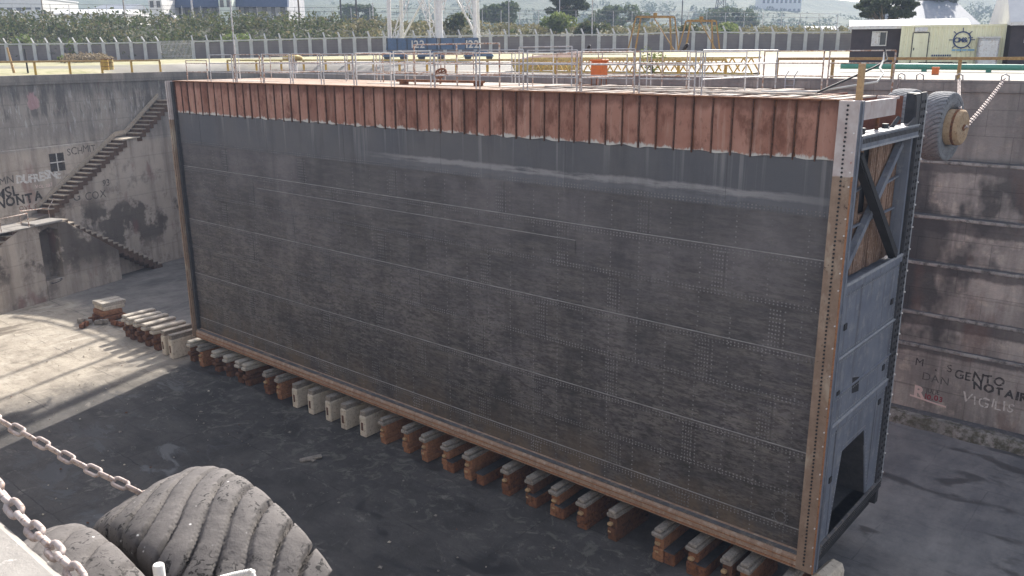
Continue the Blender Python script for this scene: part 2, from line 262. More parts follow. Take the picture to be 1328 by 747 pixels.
M['rib'] = worn('dark_rib', (.1, .05, .035), (.15, .075, .05), (.06, .035, .028), 3, .45, rough=.9)
def bandmat():
    t = NT('red_oxide_band', .8); x, y, z = t.sep()
    c = t.mix(t.ramp(t.noise(.8, 6, .6), (.38, 0.), (.6, 1.)), (.27, .115, .078), (.36, .18, .13))
    wn = t.n.new('ShaderNodeTexWhiteNoise'); wn.noise_dimensions = '1D'; t.l.new(t.math('FLOOR', t.math('MULTIPLY', t.math('ADD', x, 37.75), 55/37.19)), wn.inputs['W'])
    c = t.mix(t.math('MULTIPLY', wn.outputs['Value'], .55), c, (.4, .22, .165)); c = t.mix(t.math('MULTIPLY', t.ramp(wn.outputs['Value'], (.0, 1.), (.3, 0.)), .5), c, (.15, .062, .04))
    c = t.mix(t.math('MULTIPLY', t.ramp(t.noise(1.2, 8, .75, t.mapv((1, 1, .5))), (.5, 0.), (.62, 1.)), .8), c, (.13, .05, .03))
    v = t.mapv((5, 1, .25)); c = t.mix(t.math('MULTIPLY', t.ramp(t.noise(1.2, 6, .7, v), (.54, 0.), (.68, 1.)), .55), c, (.42, .28, .22))
    d = t.mapv((7, 1, 3.)); c = t.mix(t.math('MULTIPLY', t.ramp(t.noise(1., 6, .7, d), (.6, 0.), (.66, 1.)), .5), c, (.12, .06, .04))
    zz = t.math('ADD', z, t.math('MULTIPLY', t.noise(1.1, 9, .78, t.mapv((1.6, 1, .5))), .8)); c = t.mix(t.band(zz, 10, 13.74, .035), c, (.5, .48, .44))
    c = t.mix(t.math('MULTIPLY', t.band(zz, 15.05, 16.5, .1), .6), c, (.11, .045, .03))
    t.col(c); t.bump(t.math('ADD', t.noise(1.6, 5, .6), t.math('MULTIPLY', t.noise(7, 8, .7), .4)), .5, .06); return t.m
M['band'] = bandmat()
def postmat():
    t = NT('seal_post_paint', .75); x, y, z = t.sep()
    c = t.mix(t.ramp(t.noise(1.5, 7, .7), (.38, 0.), (.6, 1.)), (.3, .215, .155), (.225, .155, .11))
    c = t.mix(t.ramp(t.noise(1.1, 6, .6, t.mapv((1, 1, .5))), (.54, 0.), (.63, 1.)), c, (.38, .31, .235))
    c = t.mix(t.ramp(t.noise(3.3, 8, .7), (.6, 0.), (.68, 1.)), c, (.07, .045, .032))
    pk = t.mix(t.ramp(t.noise(2, 6), (.4, 0.), (.6, 1.)), (.5, .45, .43), (.42, .35, .33)); pk = t.mix(t.ramp(t.noise(5, 6), (.66, 0.), (.7, 1.)), pk, (.33, .17, .15))
    zz = t.math('ADD', z, t.math('MULTIPLY', t.noise(1.5, 5), .1)); c = t.mix(t.band(zz, 12.93, 20, .02), c, pk)
    t.col(c); t.bump(t.noise(10, 8, .7), .4, .015); return t.m
M['post'] = postmat()
M['flange'] = worn('rusty_flange_paint', (.36, .25, .175), (.28, .18, .125), (.42, .34, .27), 1.7, .42, .35, (.08, .055, .04), rough=.8, bump=.5)
M['ledge'] = worn('muddy_ledge', (.13, .13, .135), (.1, .098, .1), (.24, .2, .16), 1.3, .42, rough=.9, bump=.6)
M['end'] = worn('blue_grey_end_paint', (.135, .152, .19), (.18, .197, .232), (.25, .255, .265), .9, .4, .6, (.055, .05, .05), rough=.55, bump=.35)
M['end_edge'] = worn('chalky_edge', (.34, .35, .36), (.26, .27, .29), (.2, .15, .12), 3, .35, rough=.8)
M['slat'] = worn('rusty_timber_slats', (.3, .19, .13), (.21, .13, .09), (.4, .3, .235), 3.5, .4, .5, (.04, .03, .025), rough=.9)
M['deckm'] = worn('rusty_deck', (.28, .18, .125), (.34, .25, .19), (.44, .38, .33), .9, .42, rough=.9, bump=.5)
M['deckwhite'] = worn('bleached_deck', (.46, .42, .38), (.38, .33, .28), (.3, .2, .14), 1.3, .42, rough=.9)
def rubber(name, c1, c2, spots):
    t = NT(name, .8); c = t.mix(t.ramp(t.noise(3.5, 8, .7), (.35, 0.), (.65, 1.)), c1, c2)
    c = t.mix(t.ramp(t.noise(11, 10, .75, None, .5), (.62, 0.), (.67, 1.)), c, spots)
    c = t.mix(t.math('MULTIPLY', t.math('MULTIPLY', t.ramp(t.noise(34, 5, .62, t.mapv((1, .8, 1)), 1.), (.56, 0.), (.6, 1.)), t.ramp(t.noise(3.2, 4, .6), (.44, 0.), (.56, 1.))), .95), c, (.02, .019, .019))
    pa = t.math('MULTIPLY', t.ramp(t.voro(16), (.0, 1.), (.11, 0.)), 1.); pa = t.math('MULTIPLY', pa, t.ramp(t.noise(2.2, 3), (.5, 0.), (.56, 1.)))
    c = t.mix(pa, c, (.8, .79, .77))
    t.col(c); t.bump(t.math('ADD', t.noise(14, 9, .7), t.math('MULTIPLY', t.noise(70, 5, .7), .5)), .55, .008); return t.m
M['rubber_dusty'] = rubber('dusty_tyre_rubber', (.15, .138, .132), (.1, .092, .089), (.035, .033, .032))
M['rubber_grey'] = rubber('grey_tyre_rubber', (.16, .165, .175), (.23, .235, .245), (.05, .05, .053))
t = NT('quay_coping_concrete', .9); c = t.mix(t.ramp(t.noise(4, 9, .7), (.35, 0.), (.65, 1.)), (.34, .32, .295), (.25, .235, .215)); c = t.mix(t.ramp(t.noise(16, 8, .7), (.58, 0.), (.66, 1.)), c, (.5, .47, .44)); c = t.mix(t.ramp(t.noise(24, 6, .7), (.64, 0.), (.7, 1.)), c, (.12, .11, .1)); t.col(c); t.bump(t.noise(20, 10, .75), .6, .012); M['coping'] = t.m

# ------------------------------------------------------------------ mesh collector
class MB:
    def __init__(s): s.v = []; s.f = []; s.mi = []; s.sm = []
    def add(s, vs, fs, mi=0, smooth=False):
        k = len(s.v); s.v += [tuple(p) for p in vs]; s.f += [tuple(i+k for i in f) for f in fs]; s.mi += [mi]*len(fs); s.sm += [smooth]*len(fs)
    def box(s, a, b, mi=0):
        (x0, y0, z0), (x1, y1, z1) = a, b
        s.add([(x0,y0,z0),(x1,y0,z0),(x1,y1,z0),(x0,y1,z0),(x0,y0,z1),(x1,y0,z1),(x1,y1,z1),(x0,y1,z1)], [(0,3,2,1),(4,5,6,7),(0,1,5,4),(1,2,6,5),(2,3,7,6),(3,0,4,7)], mi)
    def frame(s, o, ex, ey, ez, mi=0):      # box with corner o and edge vectors
        o, ex, ey, ez = map(Vector, (o, ex, ey, ez))
        s.add([o, o+ex, o+ex+ey, o+ey, o+ez, o+ex+ez, o+ex+ey+ez, o+ey+ez], [(0,3,2,1),(4,5,6,7),(0,1,5,4),(1,2,6,5),(2,3,7,6),(3,0,4,7)], mi)
    def bar(s, p, q, w, h, up=(0,0,1), mi=0):
        p, q = Vector(p), Vector(q); d = (q-p).normalized(); up = Vector(up)
        sd = d.cross(up)
        if sd.length < 1e-4: sd = d.cross(Vector((1, 0, 0)))
        sd.normalize(); u = sd.cross(d); s.frame(p-sd*w/2-u*h/2, q-p, sd*w, u*h, mi)
    def tube(s, pts, r, n=8, mi=0, cap=True):
        pts = [Vector(p) for p in pts]; rings = []; k0 = len(s.v)
        ref = Vector((.3, .2, .93))
        for i, p in enumerate(pts):
            d = (pts[min(i+1, len(pts)-1)]-pts[max(i-1, 0)]).normalized(); a = d.cross(ref)
            if a.length < .1: a = d.cross(Vector((1, 0, 0)))
            a.normalize(); b = d.cross(a); rr = r[i] if isinstance(r, (list, tuple)) else r
            rings.append([p+(a*math.cos(2*math.pi*k/n)+b*math.sin(2*math.pi*k/n))*rr for k in range(n)])
        vs = [v for rg in rings for v in rg]; fs = []
        for i in range(len(pts)-1):
            for k in range(n): fs.append((i*n+k, i*n+(k+1) % n, (i+1)*n+(k+1) % n, (i+1)*n+k))
        s.add(vs, fs, mi, True)
        if cap: s.add(rings[0], [tuple(range(n))[::-1]], mi); s.add(rings[-1], [tuple(range(n))], mi)
    def prism(s, poly, ext, mi=0):          # polygon (list of 3D points) extruded by a vector
        n = len(poly); ext = Vector(ext); a = [Vector(p) for p in poly]; b = [p+ext for p in a]
        s.add(a+b, [tuple(range(n)), tuple(range(n, 2*n))[::-1]]+[(i, n+i, n+(i+1) % n, (i+1) % n) for i in range(n)], mi)
    def build(s, name, mats, parent=None, bevel=0, org=None):
        me = bpy.data.meshes.new(name)
        o = org if org is not None else (Vector(parent['_o']) if parent is not None and '_o' in parent else Vector((0, 0, 0)))
        me.from_pydata([(v[0]-o[0], v[1]-o[1], v[2]-o[2]) for v in s.v], [], s.f)
        for m in (mats if isinstance(mats, (list, tuple)) else [mats]): me.materials.append(M[m] if isinstance(m, str) else m)
        me.polygons.foreach_set('material_index', s.mi); me.polygons.foreach_set('use_smooth', s.sm); me.update()
        ob = bpy.data.objects.new(name, me); COL.objects.link(ob)
        if parent is not None:
            ob.parent = parent; ob['_o'] = tuple(o)
        elif org is not None: ob.location = org
        if bevel:
            bv = ob.modifiers.new('bevel', 'BEVEL'); bv.width = bevel; bv.segments = 1; bv.limit_method = 'ANGLE'
        return ob
def fixnormals(ob):
    import bmesh
    bm = bmesh.new(); bm.from_mesh(ob.data); bmesh.ops.recalc_face_normals(bm, faces=bm.faces); bm.to_mesh(ob.data); bm.free()
def tag(o, label=None, cat=None, group=None, kind=None):
    if label: o['label'] = label
    if cat: o['category'] = cat
    if group: o['group'] = group
    if kind: o['kind'] = kind
    return o
def thing(name, loc, label, cat, group=None):
    e = bpy.data.objects.new(name, None); COL.objects.link(e); e.location = loc; e.empty_display_size = .3; e['_o'] = tuple(loc)
    return tag(e, label, cat, group)
def glyph(ch, size, bold):
    cu = bpy.data.curves.new('t', 'FONT'); cu.body = ch; cu.size = size; cu.offset = bold
    ob = bpy.data.objects.new('t', cu); COL.objects.link(ob); dg = bpy.context.evaluated_depsgraph_get()
    me = bpy.data.meshes.new_from_object(ob.evaluated_get(dg)); bpy.data.objects.remove(ob); bpy.data.curves.remove(cu)
    r_ = ([(v.co.x, v.co.y) for v in me.vertices], [tuple(p.vertices) for p in me.polygons]); bpy.data.meshes.remove(me); return r_
def text_mesh(txt, size, org, ex, ey, jitter=0, shear=0, off=.004, bold=0., space=1.):
    """flat letters laid on a surface: ex along the writing, ey up; jitter > 0 makes them hand painted"""
    ex, ey, org = Vector(ex).normalized(), Vector(ey).normalized(), Vector(org); nn = ex.cross(ey); mb = MB(); pen = 0.
    for i, ch in enumerate(txt):
        if ch == ' ': pen += size*.4*space; continue
        pts, fcs = glyph(ch, size, bold)
        x0 = min(p[0] for p in pts); x1 = max(p[0] for p in pts); j = 1 if jitter else 0
        an = j*rnd.uniform(-.11, .11); sc = 1+j*rnd.uniform(-.12, .1); dy = j*rnd.uniform(-.07, .07)*size; wv = jitter*.5
        vs = []
        for px, py in pts:
            x, y = (px-x0)*sc, py*sc; x, y = x*math.cos(an)-y*math.sin(an), x*math.sin(an)+y*math.cos(an)+dy
            if j: x += wv*size*mn.noise(Vector((x*4/size, y*4/size, i+size))); y += wv*size*mn.noise(Vector((x*4/size, y*4/size, i+9+size)))
            vs.append(org+ex*(pen+x)+ey*y+nn*off)
        mb.add(vs, fcs); pen += ((x1-x0)*sc+size*.1)*space
    return mb
# ------------------------------------------------------------------ setting: dock floor, quay ground
EDGE = [W(-32, -2.6, 0)]+[W(s, -2.6, 0) for s in (-20, -10, 0, 10, 19)]
b0, b1, b2 = W(19, -2.6, 0), Vector((-68.4, 20.6, 0)), Vector((-57, 21.4, 0))
ARC = [b0*(1-u)**2+b1*2*u*(1-u)+b2*u*u for u in [i/10 for i in range(1, 11)]]
EDGE += ARC+[Vector((x, 21.4, 0)) for x in (-48, -38, -28, -18, -8, 2, 12, 25, 40, 60, 90)]
def outn(i):
    a = EDGE[max(i-1, 0)]; b = EDGE[min(i+1, len(EDGE)-1)]; d = (b-a).normalized(); return Vector((-d.y, d.x, 0))
def gz(x, y):
    d, s = ds(x, y)
    z = 15+.4*sm(42, 56, d)*sm(12, 22, s)+sm(57, 104, d)*(.85+.6*sm(-60, 0, s)-.3*sm(12, 30, s))
    top = 21.6-(s+81)/162*2.8
    z = z+(top-z)*sm(110, 138, d)
    z += 6*sm(260, 600, d)
    return z
mb = MB()
STEPS = [.9, 2, 4, 7, 11, 16, 22, 29, 36, 44, 51, 57, 63, 68, 73, 78, 83, 88, 93, 98, 104, 110, 117, 125, 135, 150, 175, 210, 260, 330, 430, 560, 720]
rows = []
for i, p in enumerate(EDGE):
    n = outn(i); row = []
    for t_ in STEPS:
        q = p+n*t_; row.append((q.x, q.y, gz(q.x, q.y) if t_ > 1 else ZQ))
    rows.append(row)
fs = []; vs = [v for r_ in rows for v in r_]; m_ = len(STEPS)
for i in range(len(rows)-1):
    for k in range(m_-1): fs.append((i*m_+k, i*m_+k+1, (i+1)*m_+k+1, (i+1)*m_+k))
mb.add(vs, fs, 0, True)
g = mb.build('quay_ground', 'ground'); fixnormals(g); tag(g, 'pale quay ground with grass running back from the dock edge', 'ground', kind='structure')
mb = MB(); n_ = 90; vs = []; fs = []
xs = [-75+i*(95+75)/110 for i in range(111)]; ys = [-24.2+j*(46)/40 for j in range(41)]
for x in xs:
    for y in ys: vs.append((x, y, ZF+.05*mn.noise(Vector((x*.25, y*.25, 0)))+.03*mn.noise(Vector((x*.9, y*.9, 3)))))
for i in range(110):
    for j in range(40): fs.append((i*41+j, (i+1)*41+j, (i+1)*41+j+1, i*41+j+1))
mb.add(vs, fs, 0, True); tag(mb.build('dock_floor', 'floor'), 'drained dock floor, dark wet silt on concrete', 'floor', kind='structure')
# near quay: ground sheet + its wall below
YN = -23.83
mb = MB(); mb.box((-75, -60, ZQ-.6), (95, YN, ZQ)); tag(mb.build('near_quay_pavement', 'coping', bevel=.03), 'rough pale concrete quay edge at the near side of the dock', 'pavement', kind='structure')
mb = MB(); mb.box((-75, -26, ZF-.3), (95, YN-.03, ZQ-.602)); tag(mb.build('dock_wall', 'wall_right'), 'near dock wall below the pale concrete quay edge with tyres', 'dock wall')

# ------------------------------------------------------------------ far dock walls
dwl = thing('dock_wall', W(0, -2.6, 0), 'tall stained concrete dock wall at left carrying graffiti and stair cuttings', 'dock wall')
def along(pts, prof, mb):     # sweep a profile (offset out of the pit -, z) along plan points with outward normals
    m = len(prof); vs = []
    for p, n in pts:
        for o, z in prof: q = p+n*o; vs.append((q.x, q.y, z))
    fs = []
    for i in range(len(pts)-1):
        for k in range(m-1): fs.append((i*m+k, i*m+k+1, (i+1)*m+k+1, (i+1)*m+k))
    mb.add(vs, fs)
li = 6+len(ARC)
pl = [(EDGE[i], outn(i)) for i in range(li)]
pl[0] = (EDGE[0], -NW); 
for i in range(5): pl[i] = (EDGE[i], -NW)
prof = [(.9, ZQ), (0, ZQ), (-.0, ZQ-.7), (.08, ZQ-.72), (.08, 9.6), (-.06, 9.55), (-.06, ZF-.2)]
mb = MB(); along(pl, prof, mb); w_ = mb.build('wall_face', 'wall_left', dwl); fixnormals(w_)
# lower solid wall mass under the stair line (o = -1.3)
ZP = 4.15
mb = MB()
poly = [(-32, ZF-.2), (20.5, ZF-.2), (20.5, 12.0), (19.2, 12.0), (18.5, 11.65), (15.4, 9.62), (14.2, 9.55), (6.0, 4.6), (3.5, ZP), (-32, ZP)]
mb.prism([W(s, -2.7, z) for s, z in poly], NW*1.4); o_ = mb.build('stair_wall', 'wall_left', dwl); fixnormals(o_)
# projecting lower mass with the arched niche (o = 0)
mb = MB()
n0, n1, nz0, nz1 = 4.0, 5.6, -.15, 3.6
e_ = NW*1.4; o0 = -1.35
mb.prism([W(s, o0, z) for s, z in [(-32, ZF-.2), (n0, ZF-.2), (n0, ZP-.02), (2.5, ZP-.02), (-3, 1.4), (-7, -1), (-32, -1.05)]], e_)
mb.prism([W(s, o0, z) for s, z in [(n0, ZF-.2), (n1, ZF-.2), (n1, nz0), (n0, nz0)]], e_)
mb.prism([W(s, o0, z) for s, z in [(n0, nz0), (n1, nz0), (n1, nz1+.2), (n0, nz1+.2)]], NW*.25)
mb.prism([W(s, o0, z) for s, z in [(n0, nz1), ((n0+n1)/2, nz1+.3), (n1, nz1), (n1, ZP-.02), (n0, ZP-.02)]], e_)
mb.prism([W(s, o0, z) for s, z in [(n1, ZF-.2), (10.9, ZF-.2), (10.9, .85), (6.3, ZP-.02), (n1, ZP-.02)]], e_)
o_ = mb.build('niche_wall', 'wall_left', dwl, bevel=.04); fixnormals(o_)
mb = MB(); mb.prism([W(s, o0+.1, z) for s, z in [(3.6, ZP), (6.0, ZP), (6.0, ZP+.22), (3.6, ZP+.2)]], NW*1.5); mb.build('niche_capstone', 'coping', dwl, bevel=.05)
mb = MB(); mb.prism([W(s, -1.32, z) for s, z in [(-3, ZP-.01), (3.6, ZP-.01), (3.6, ZP+.05), (-3, ZP+.05)]], NW*1.45); mb.prism([W(s, -2.6, z) for s, z in [(-32, ZP), (7.2, ZP), (7.2, ZP+.06), (-32, ZP+.06)]], NW*1.28); mb.build('landing_slab', 'coping', dwl)
# iron ring at the foot of the niche, small square hatch high on the wall
mb = MB(); mb.tube([W(4.8+.45*math.cos(a), .15+.35*math.sin(a)*.5, nz0-.02-.5*abs(math.sin(a/2))*.4) for a in [i*2*math.pi/16 for i in range(17)]], .03, 6); mb.build('mooring_ring', 'dark_steel', dwl)
def letters(txt, size, s, o, z, mat, name='painted_writing', par=dwl, **k):
    return text_mesh(txt, size, W(s, o, z), AW, (0, 0, 1), **k).build(name, mat, par)
ow = -2.6+.06+.002
letters('DUFRESNE', .9, 4.7, ow, 7.1, 'letter_white', bold=.035, jitter=.05, space=.8)
letters('MSL', 1.15, 2.9, ow, 6.2, 'letter_black', bold=.02, jitter=.1)
letters('NONTA', .95, 2.9, ow+.003, 5.55, 'letter_black', bold=.04, jitter=.08)
letters('OVIL COND', .5, 4.6, ow, 5.0, 'letter_red', jitter=.05)
letters('VOL 2017', .36, 6.2, ow, 6.5, 'letter_pink', jitter=.03)
letters('MN', .8, 3.4, ow, 7.15, 'letter_grey', jitter=.05)
letters('SCHMIT', .85, 9.4, ow, 8.75, 'letter_grey', jitter=.05)
mb = MB(); ee = NW*.012
for (a, b, c_, d_) in ((7.75, 8.35, 8.35, 9.0), (8.45, 9.05, 8.35, 9.0), (7.75, 8.35, 7.6, 8.25), (8.45, 9.05, 7.6, 8.25)):
    mb.prism([W(s, ow-.002, z) for s, z in [(a, c_), (b, c_), (b, d_), (a, d_)]], ee)
mb.build('painted_square', 'letter_black', dwl)
mb = MB()
mb.prism([W(s, ow, z) for s, z in [(8.36, 7.6), (8.44, 7.6), (8.44, 9.0), (8.36, 9.0)]], ee); mb.prism([W(s, ow+.001, z) for s, z in [(7.75, 8.26), (9.05, 8.26), (9.05, 8.34), (7.75, 8.34)]], ee*.9)
mb.build('painted_cross', 'letter_white', dwl)
om = -1.3+.003
letters('G COX', .95, 8.4, om, 5.2, 'letter_grey', jitter=.06); letters('93', .8, 11.3, om, 6.1, 'letter_grey', jitter=.06)
# concrete stairs (treads with pale nosings and dark risers)
def stairs(label, s0, z0, s1, z1, oa, ob, steps, side=0):
    st = thing('concrete_stairs', W((s0+s1)/2, (oa+ob)/2, min(z0, z1)), label, 'stairs')
    fl = MB(); no = MB(); ds_ = (s1-s0)/steps; dz = (z1-z0)/steps
    for i in range(steps):
        zt = max(z0+dz*i, z0+dz*(i+1)); a = s0+ds_*i; zb = zt-abs(dz)-.35
        fl.prism([W(a, oa, zb), W(a+ds_, oa, zb), W(a+ds_, oa, zt-.05), W(a, oa, zt-.05)], NW*(ob-oa))
        j = .1*abs(ds_)
        lo, hi = (a-j, a+ds_+j*.3) if dz > 0 else (a-j*.3, a+ds_+j)
        no.prism([W(lo, oa+.01, zt-.048), W(hi, oa+.01, zt-.048), W(hi, oa+.01, zt+.03+rnd.uniform(-.015, .015)), W(lo, oa+.01, zt+.03)], NW*(ob-oa+.05+rnd.uniform(-.05, .05)))
    f_ = fl.build('flight', 'stair_dark', st); fixnormals(f_); n_ = no.build('nosing', 'stair_light', st); fixnormals(n_)
    return st
M['stair_dark'] = worn('stained_riser', (.1, .06, .042), (.15, .1, .07), (.05, .04, .035), 2, .4, .4, rough=.9)
M['stair_light'] = worn('worn_tread', (.4, .345, .28), (.31, .265, .21), (.24, .19, .15), 3, .4, rough=.9)
stairs('upper concrete stair flight climbing beside the gate end to the quay top', 15.4, 9.7, 19.6, 12.6, -2.5, -1.22, 9)
stairs('long concrete stair flight between the two landings beside white graffiti', 6.0, 4.7, 14.2, 9.6, -2.5, -1.22, 17)
s3 = stairs('short lower stair flight going down left from the landing', 2.5, ZP, -7, -1.0, -1.25, .02, 16)
s4 = stairs('narrow broken stair flight descending right beside the dark niche', 6.2, ZP, 15.4, ZF+.1, -1.28, -.1, 19)
mb = MB(); mb.prism([W(14.0, -2.55, 9.6), W(15.6, -2.55, 9.66), W(15.6, -2.55, 9.74), W(14.0, -2.55, 9.68)], NW*1.4); o_ = mb.build('landing_slab', 'conc_white', dwl); fixnormals(o_)
mb = MB(); mb.prism([W(s, -2.52, z) for s, z in [(6.0, 5.0), (6.0, 5.3), (14.1, 10.2), (15.2, 10.3), (19.3, 13.2), (19.3, 12.85), (15.3, 9.95), (14.2, 9.85)]], NW*.14); o_ = mb.build('stair_skirting', 'stair_light', dwl); fixnormals(o_)
hr = thing('hand_rail', W(4, -.6, ZP), 'thin bent steel handrail around the small stair landing', 'handrail')
for s, o, h in ((1.2, -.1, 1.0), (3.4, -.1, 1.05), (3.6, -1.2, 1.1), (6.0, -1.2, .95)): mb = MB(); mb.tube([W(s, o, ZP), W(s, o, ZP+h)], .035, 6); mb.build('rail_post', 'rusty_white', hr)
mb = MB(); mb.tube([W(.6, -.1, ZP+.4), W(1.2, -.1, ZP+1.0), W(3.4, -.1, ZP+1.05), W(3.6, -1.2, ZP+1.1), W(6., -1.2, ZP+.95), W(6.6, -1.2, ZP+1.6)], .035, 6); mb.build('rail_bar', 'rusty_white', hr)

# masonry wall behind the gate with ledges
dwr = thing('dock_wall', (0, 21.4, 0), 'dark ledged masonry dock wall behind the gate with painted graffiti', 'dock wall')
YB = 21.4
LEDGE = [(11.15, 0, -.6), (8.5, -.6, -1.15), (6.25, -1.15, -1.6), (3.75, -1.6, -1.85), (2.15, -1.85, -2.1)]
pr_ = [(.9, ZQ), (0, ZQ), (0, ZQ-.55), (.1, ZQ-.58), (.1, 11.15)]
for zl_, oa_, ob_ in LEDGE: pr_ += [(ob_, zl_-.02), (ob_, LEDGE[LEDGE.index((zl_, oa_, ob_))+1][0] if zl_ > 2.2 else ZF-.2)]
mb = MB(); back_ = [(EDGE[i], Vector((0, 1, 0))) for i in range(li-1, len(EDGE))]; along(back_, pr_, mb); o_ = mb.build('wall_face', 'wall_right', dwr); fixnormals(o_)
M['wet_ledge'] = worn('wet_silted_ledge', (.06, .06, .064), (.1, .1, .104), (.2, .19, .18), 1.2, .4, rough=.6)
M['ledge_lip'] = worn('worn_ledge_lip', (.4, .385, .36), (.26, .25, .235), (.1, .095, .09), .8, .45, rough=.9)
for zl_, oa_, ob_ in LEDGE:
    mb = MB(); along(back_, [(oa_+.09, zl_+.03), (oa_-.02, zl_+.035), (ob_+.1, zl_+.012)], mb); o_ = mb.build('ledge_top', 'wet_ledge', dwr); fixnormals(o_)
    mb = MB(); along(back_, [(ob_+.11, zl_+.02), (ob_-.03, zl_+.02), (ob_-.035, zl_-.09), (ob_-.003, zl_-.13)], mb); o_ = mb.build('ledge_lip', 'ledge_lip', dwr); fixnormals(o_)
YB2 = YB-2.1
M['kerb'] = worn('mossy_kerb', (.3, .285, .26), (.17, .16, .14), (.085, .08, .055), 1.1, .5, .3, (.05, .045, .035), rough=.95, bump=.8)
mb = MB(); m2 = MB(); xs_ = [-60+i*.75 for i in range(201)]; vs = []; v2_ = []
for i, x in enumerate(xs_):
    j = .2*mn.noise(Vector((x*.8, 0, 1)))+.1*mn.noise(Vector((x*2.3, 0, 1))); k = .14*mn.noise(Vector((x*1.3, 5, 1)))+.06*mn.noise(Vector((x*3.1, 5, 1)))
    v2_ += [(x, YB2+.02, ZF+.42), (x, YB2-.85, ZF+.38+k*.2)]
    vs += [(x, YB2-.55+j*.6, ZF+.36), (x, YB2-.75+j*.7, ZF+.5+k), (x, YB2-1.25+j, ZF+.52+k*1.3), (x, YB2-1.4+j*1.5, ZF+.25+k), (x, YB2-1.5+j*1.7, ZF-.1)]
mb.add(vs, [(i*5+k, i*5+k+1, i*5+k+6, i*5+k+5) for i in range(200) for k in range(4)]); o_ = mb.build('wall_footing', 'kerb', dwr); fixnormals(o_)
m2.add(v2_, [(i*2, i*2+1, i*2+3, i*2+2) for i in range(200)]); o_ = m2.build('footing_gutter', 'wet_ledge', dwr); fixnormals(o_)
def wr(txt, size, x, z, mat, y=YB-2.1-.003, **k): return text_mesh(txt, size, (x, y, z), (1, 0, 0), (0, 0, 1), **k).build('painted_writing', mat, dwr)
def px19(x, y): p = at(x, y, 1, YB-2.1); return p.x, p.z
x_, z_ = px19(1185, 513); wr('R', .8, x_, z_, 'letter_pink', bold=.035)
x_, z_ = px19(1200, 511); wr('JULIE', .3, x_, z_+.1, 'letter_black', jitter=.06); wr('10.03', .36, x_, z_-.24, 'letter_crimson', jitter=.06, bold=.012)
x_, z_ = px19(1238, 489); wr('GENTO', .66, x_, z_, 'letter_black', jitter=.08, space=.98, bold=.012)
x_, z_ = px19(1262, 505); wr('NOTAIR G', .56, x_, z_, 'letter_black', jitter=.08, bold=.025)
x_, z_ = px19(1246, 520); wr('VIGILIS', .68, x_, z_, 'letter_white', jitter=.1, space=1.15)
x_, z_ = px19(1187, 474); wr('M . S', .62, x_, z_, 'letter_black', jitter=.05, space=1.4)
x_, z_ = px19(1196, 492); wr('DAN', .6, x_, z_, 'letter_grey', jitter=.05)
mb = MB(); x_, z_ = px19(1180, 512); x2, z2_ = px19(1226, 534)
mb.bar((x_, YB-2.115, z_), (x2, YB-2.115, z2_+.25), .02, .07); mb.build('painted_stroke', 'letter_pink', dwr)
# wall ladder, mooring rings on the coping
lad = thing('wall_ladder', (at(1025, 106, 1, YB).x, YB-.12, 13.4), 'small dark iron ladder fixed to the wall top behind the gate', 'ladder')
mb = MB(); lx = lad.location.x
for sx in (-.25, .25): mb.tube([(lx+sx, YB-.1, 12.6), (lx+sx, YB-.1, 15.1), (lx+sx, YB+.3, 15.35)], .03, 6)
mb.build('ladder_rail', 'galv', lad); mb = MB()
for k in range(8): mb.tube([(lx-.25, YB-.1, 12.8+k*.3), (lx+.25, YB-.1, 12.8+k*.3)], .018, 5)
mb.build('rung', 'galv', lad)

# ------------------------------------------------------------------ THE GATE
XL, WD = -38.2, 6.5
gate = thing('dock_gate', (-19.1, 3.25, 0), 'huge riveted dark steel dock gate with a red upper band, standing on blocks', 'dock gate')
P = .36
seams = [13.3, 11.6, 10.22, 8.63, 7.14, 5.5, 3.9, 2.3, 1.15, .45]
body = MB(); body.box((XL+.5, .44, .35), (-2.6, WD-.06, 14.9)); body.box((-2.6, .44, 4.9), (-.12, WD-.3, 9.4), 1); body.build('hull_body', ['red_oxide', 'end'], gate)
mb = MB(); butts = {}
for i in range(len(seams)-1):
    zt, zb = seams[i], seams[i+1]; out = (i % 2 == 0); y0 = P-.022 if out else P
    x = XL+.45; k = 0; xs_ = [x]; step = 6.6
    x += 2.2+(i*2.37) % 5.2
    while x < -.56-1.2: xs_.append(x); x += step+rnd.uniform(-.5, .5)
    xs_.append(-.555); butts[i] = xs_[1:-1]
    for a, b in zip(xs_, xs_[1:]):
        j = rnd.uniform(-.004, .004); mb.box((a+.002, y0+j, zb+(-.05 if out else .0)), (b-.002, .5, zt+(.05 if out and i else 0)))
    if out and i: mb.box((XL+.46, y0-.012, zt+.052), (-.57, P+.0, zt+.078), 1)
# doubler strip
mb.box((-30.5, P-.045, 9.13), (-9.9, P-.005, 9.66)); mb.box((-30.5, P-.05, 9.662), (-9.9, P-.01, 9.682), 1); mb.box((-31, P-.042, 2.35), (-13.2, P-.026, 2.8))
front_mb = mb; rv = MB()
def rivet(x, y, z, r=.03, h=.022):
    n = 6; vs = [(x+r*math.cos(k*1.0472), y, z+r*math.sin(k*1.0472)) for k in range(n)]+[(x+r*.5*math.cos(k*1.0472), y-h, z+r*.5*math.sin(k*1.0472)) for k in range(n)]
    rv.add(vs, [(k, k+n, (k+1) % n+n, (k+1) % n) for k in range(n)]+[tuple(range(2*n-1, n-1, -1))], 0, True)
def ysurf(z):
    for i in range(len(seams)-1):
        if seams[i+1]-.05 <= z <= seams[i]: return P-.022-.004 if i % 2 == 0 else P-.003
    return P-.02
for i in range(1, len(seams)-1):
    z = seams[i]; out = i % 2 == 0
    for dz in ((-.03, -.13) if out else (.03, .13)):
        x = XL+.55
        while x < -.6: rivet(x, P-.026, z+dz); x += .135
x = XL+1.3; kk = 0
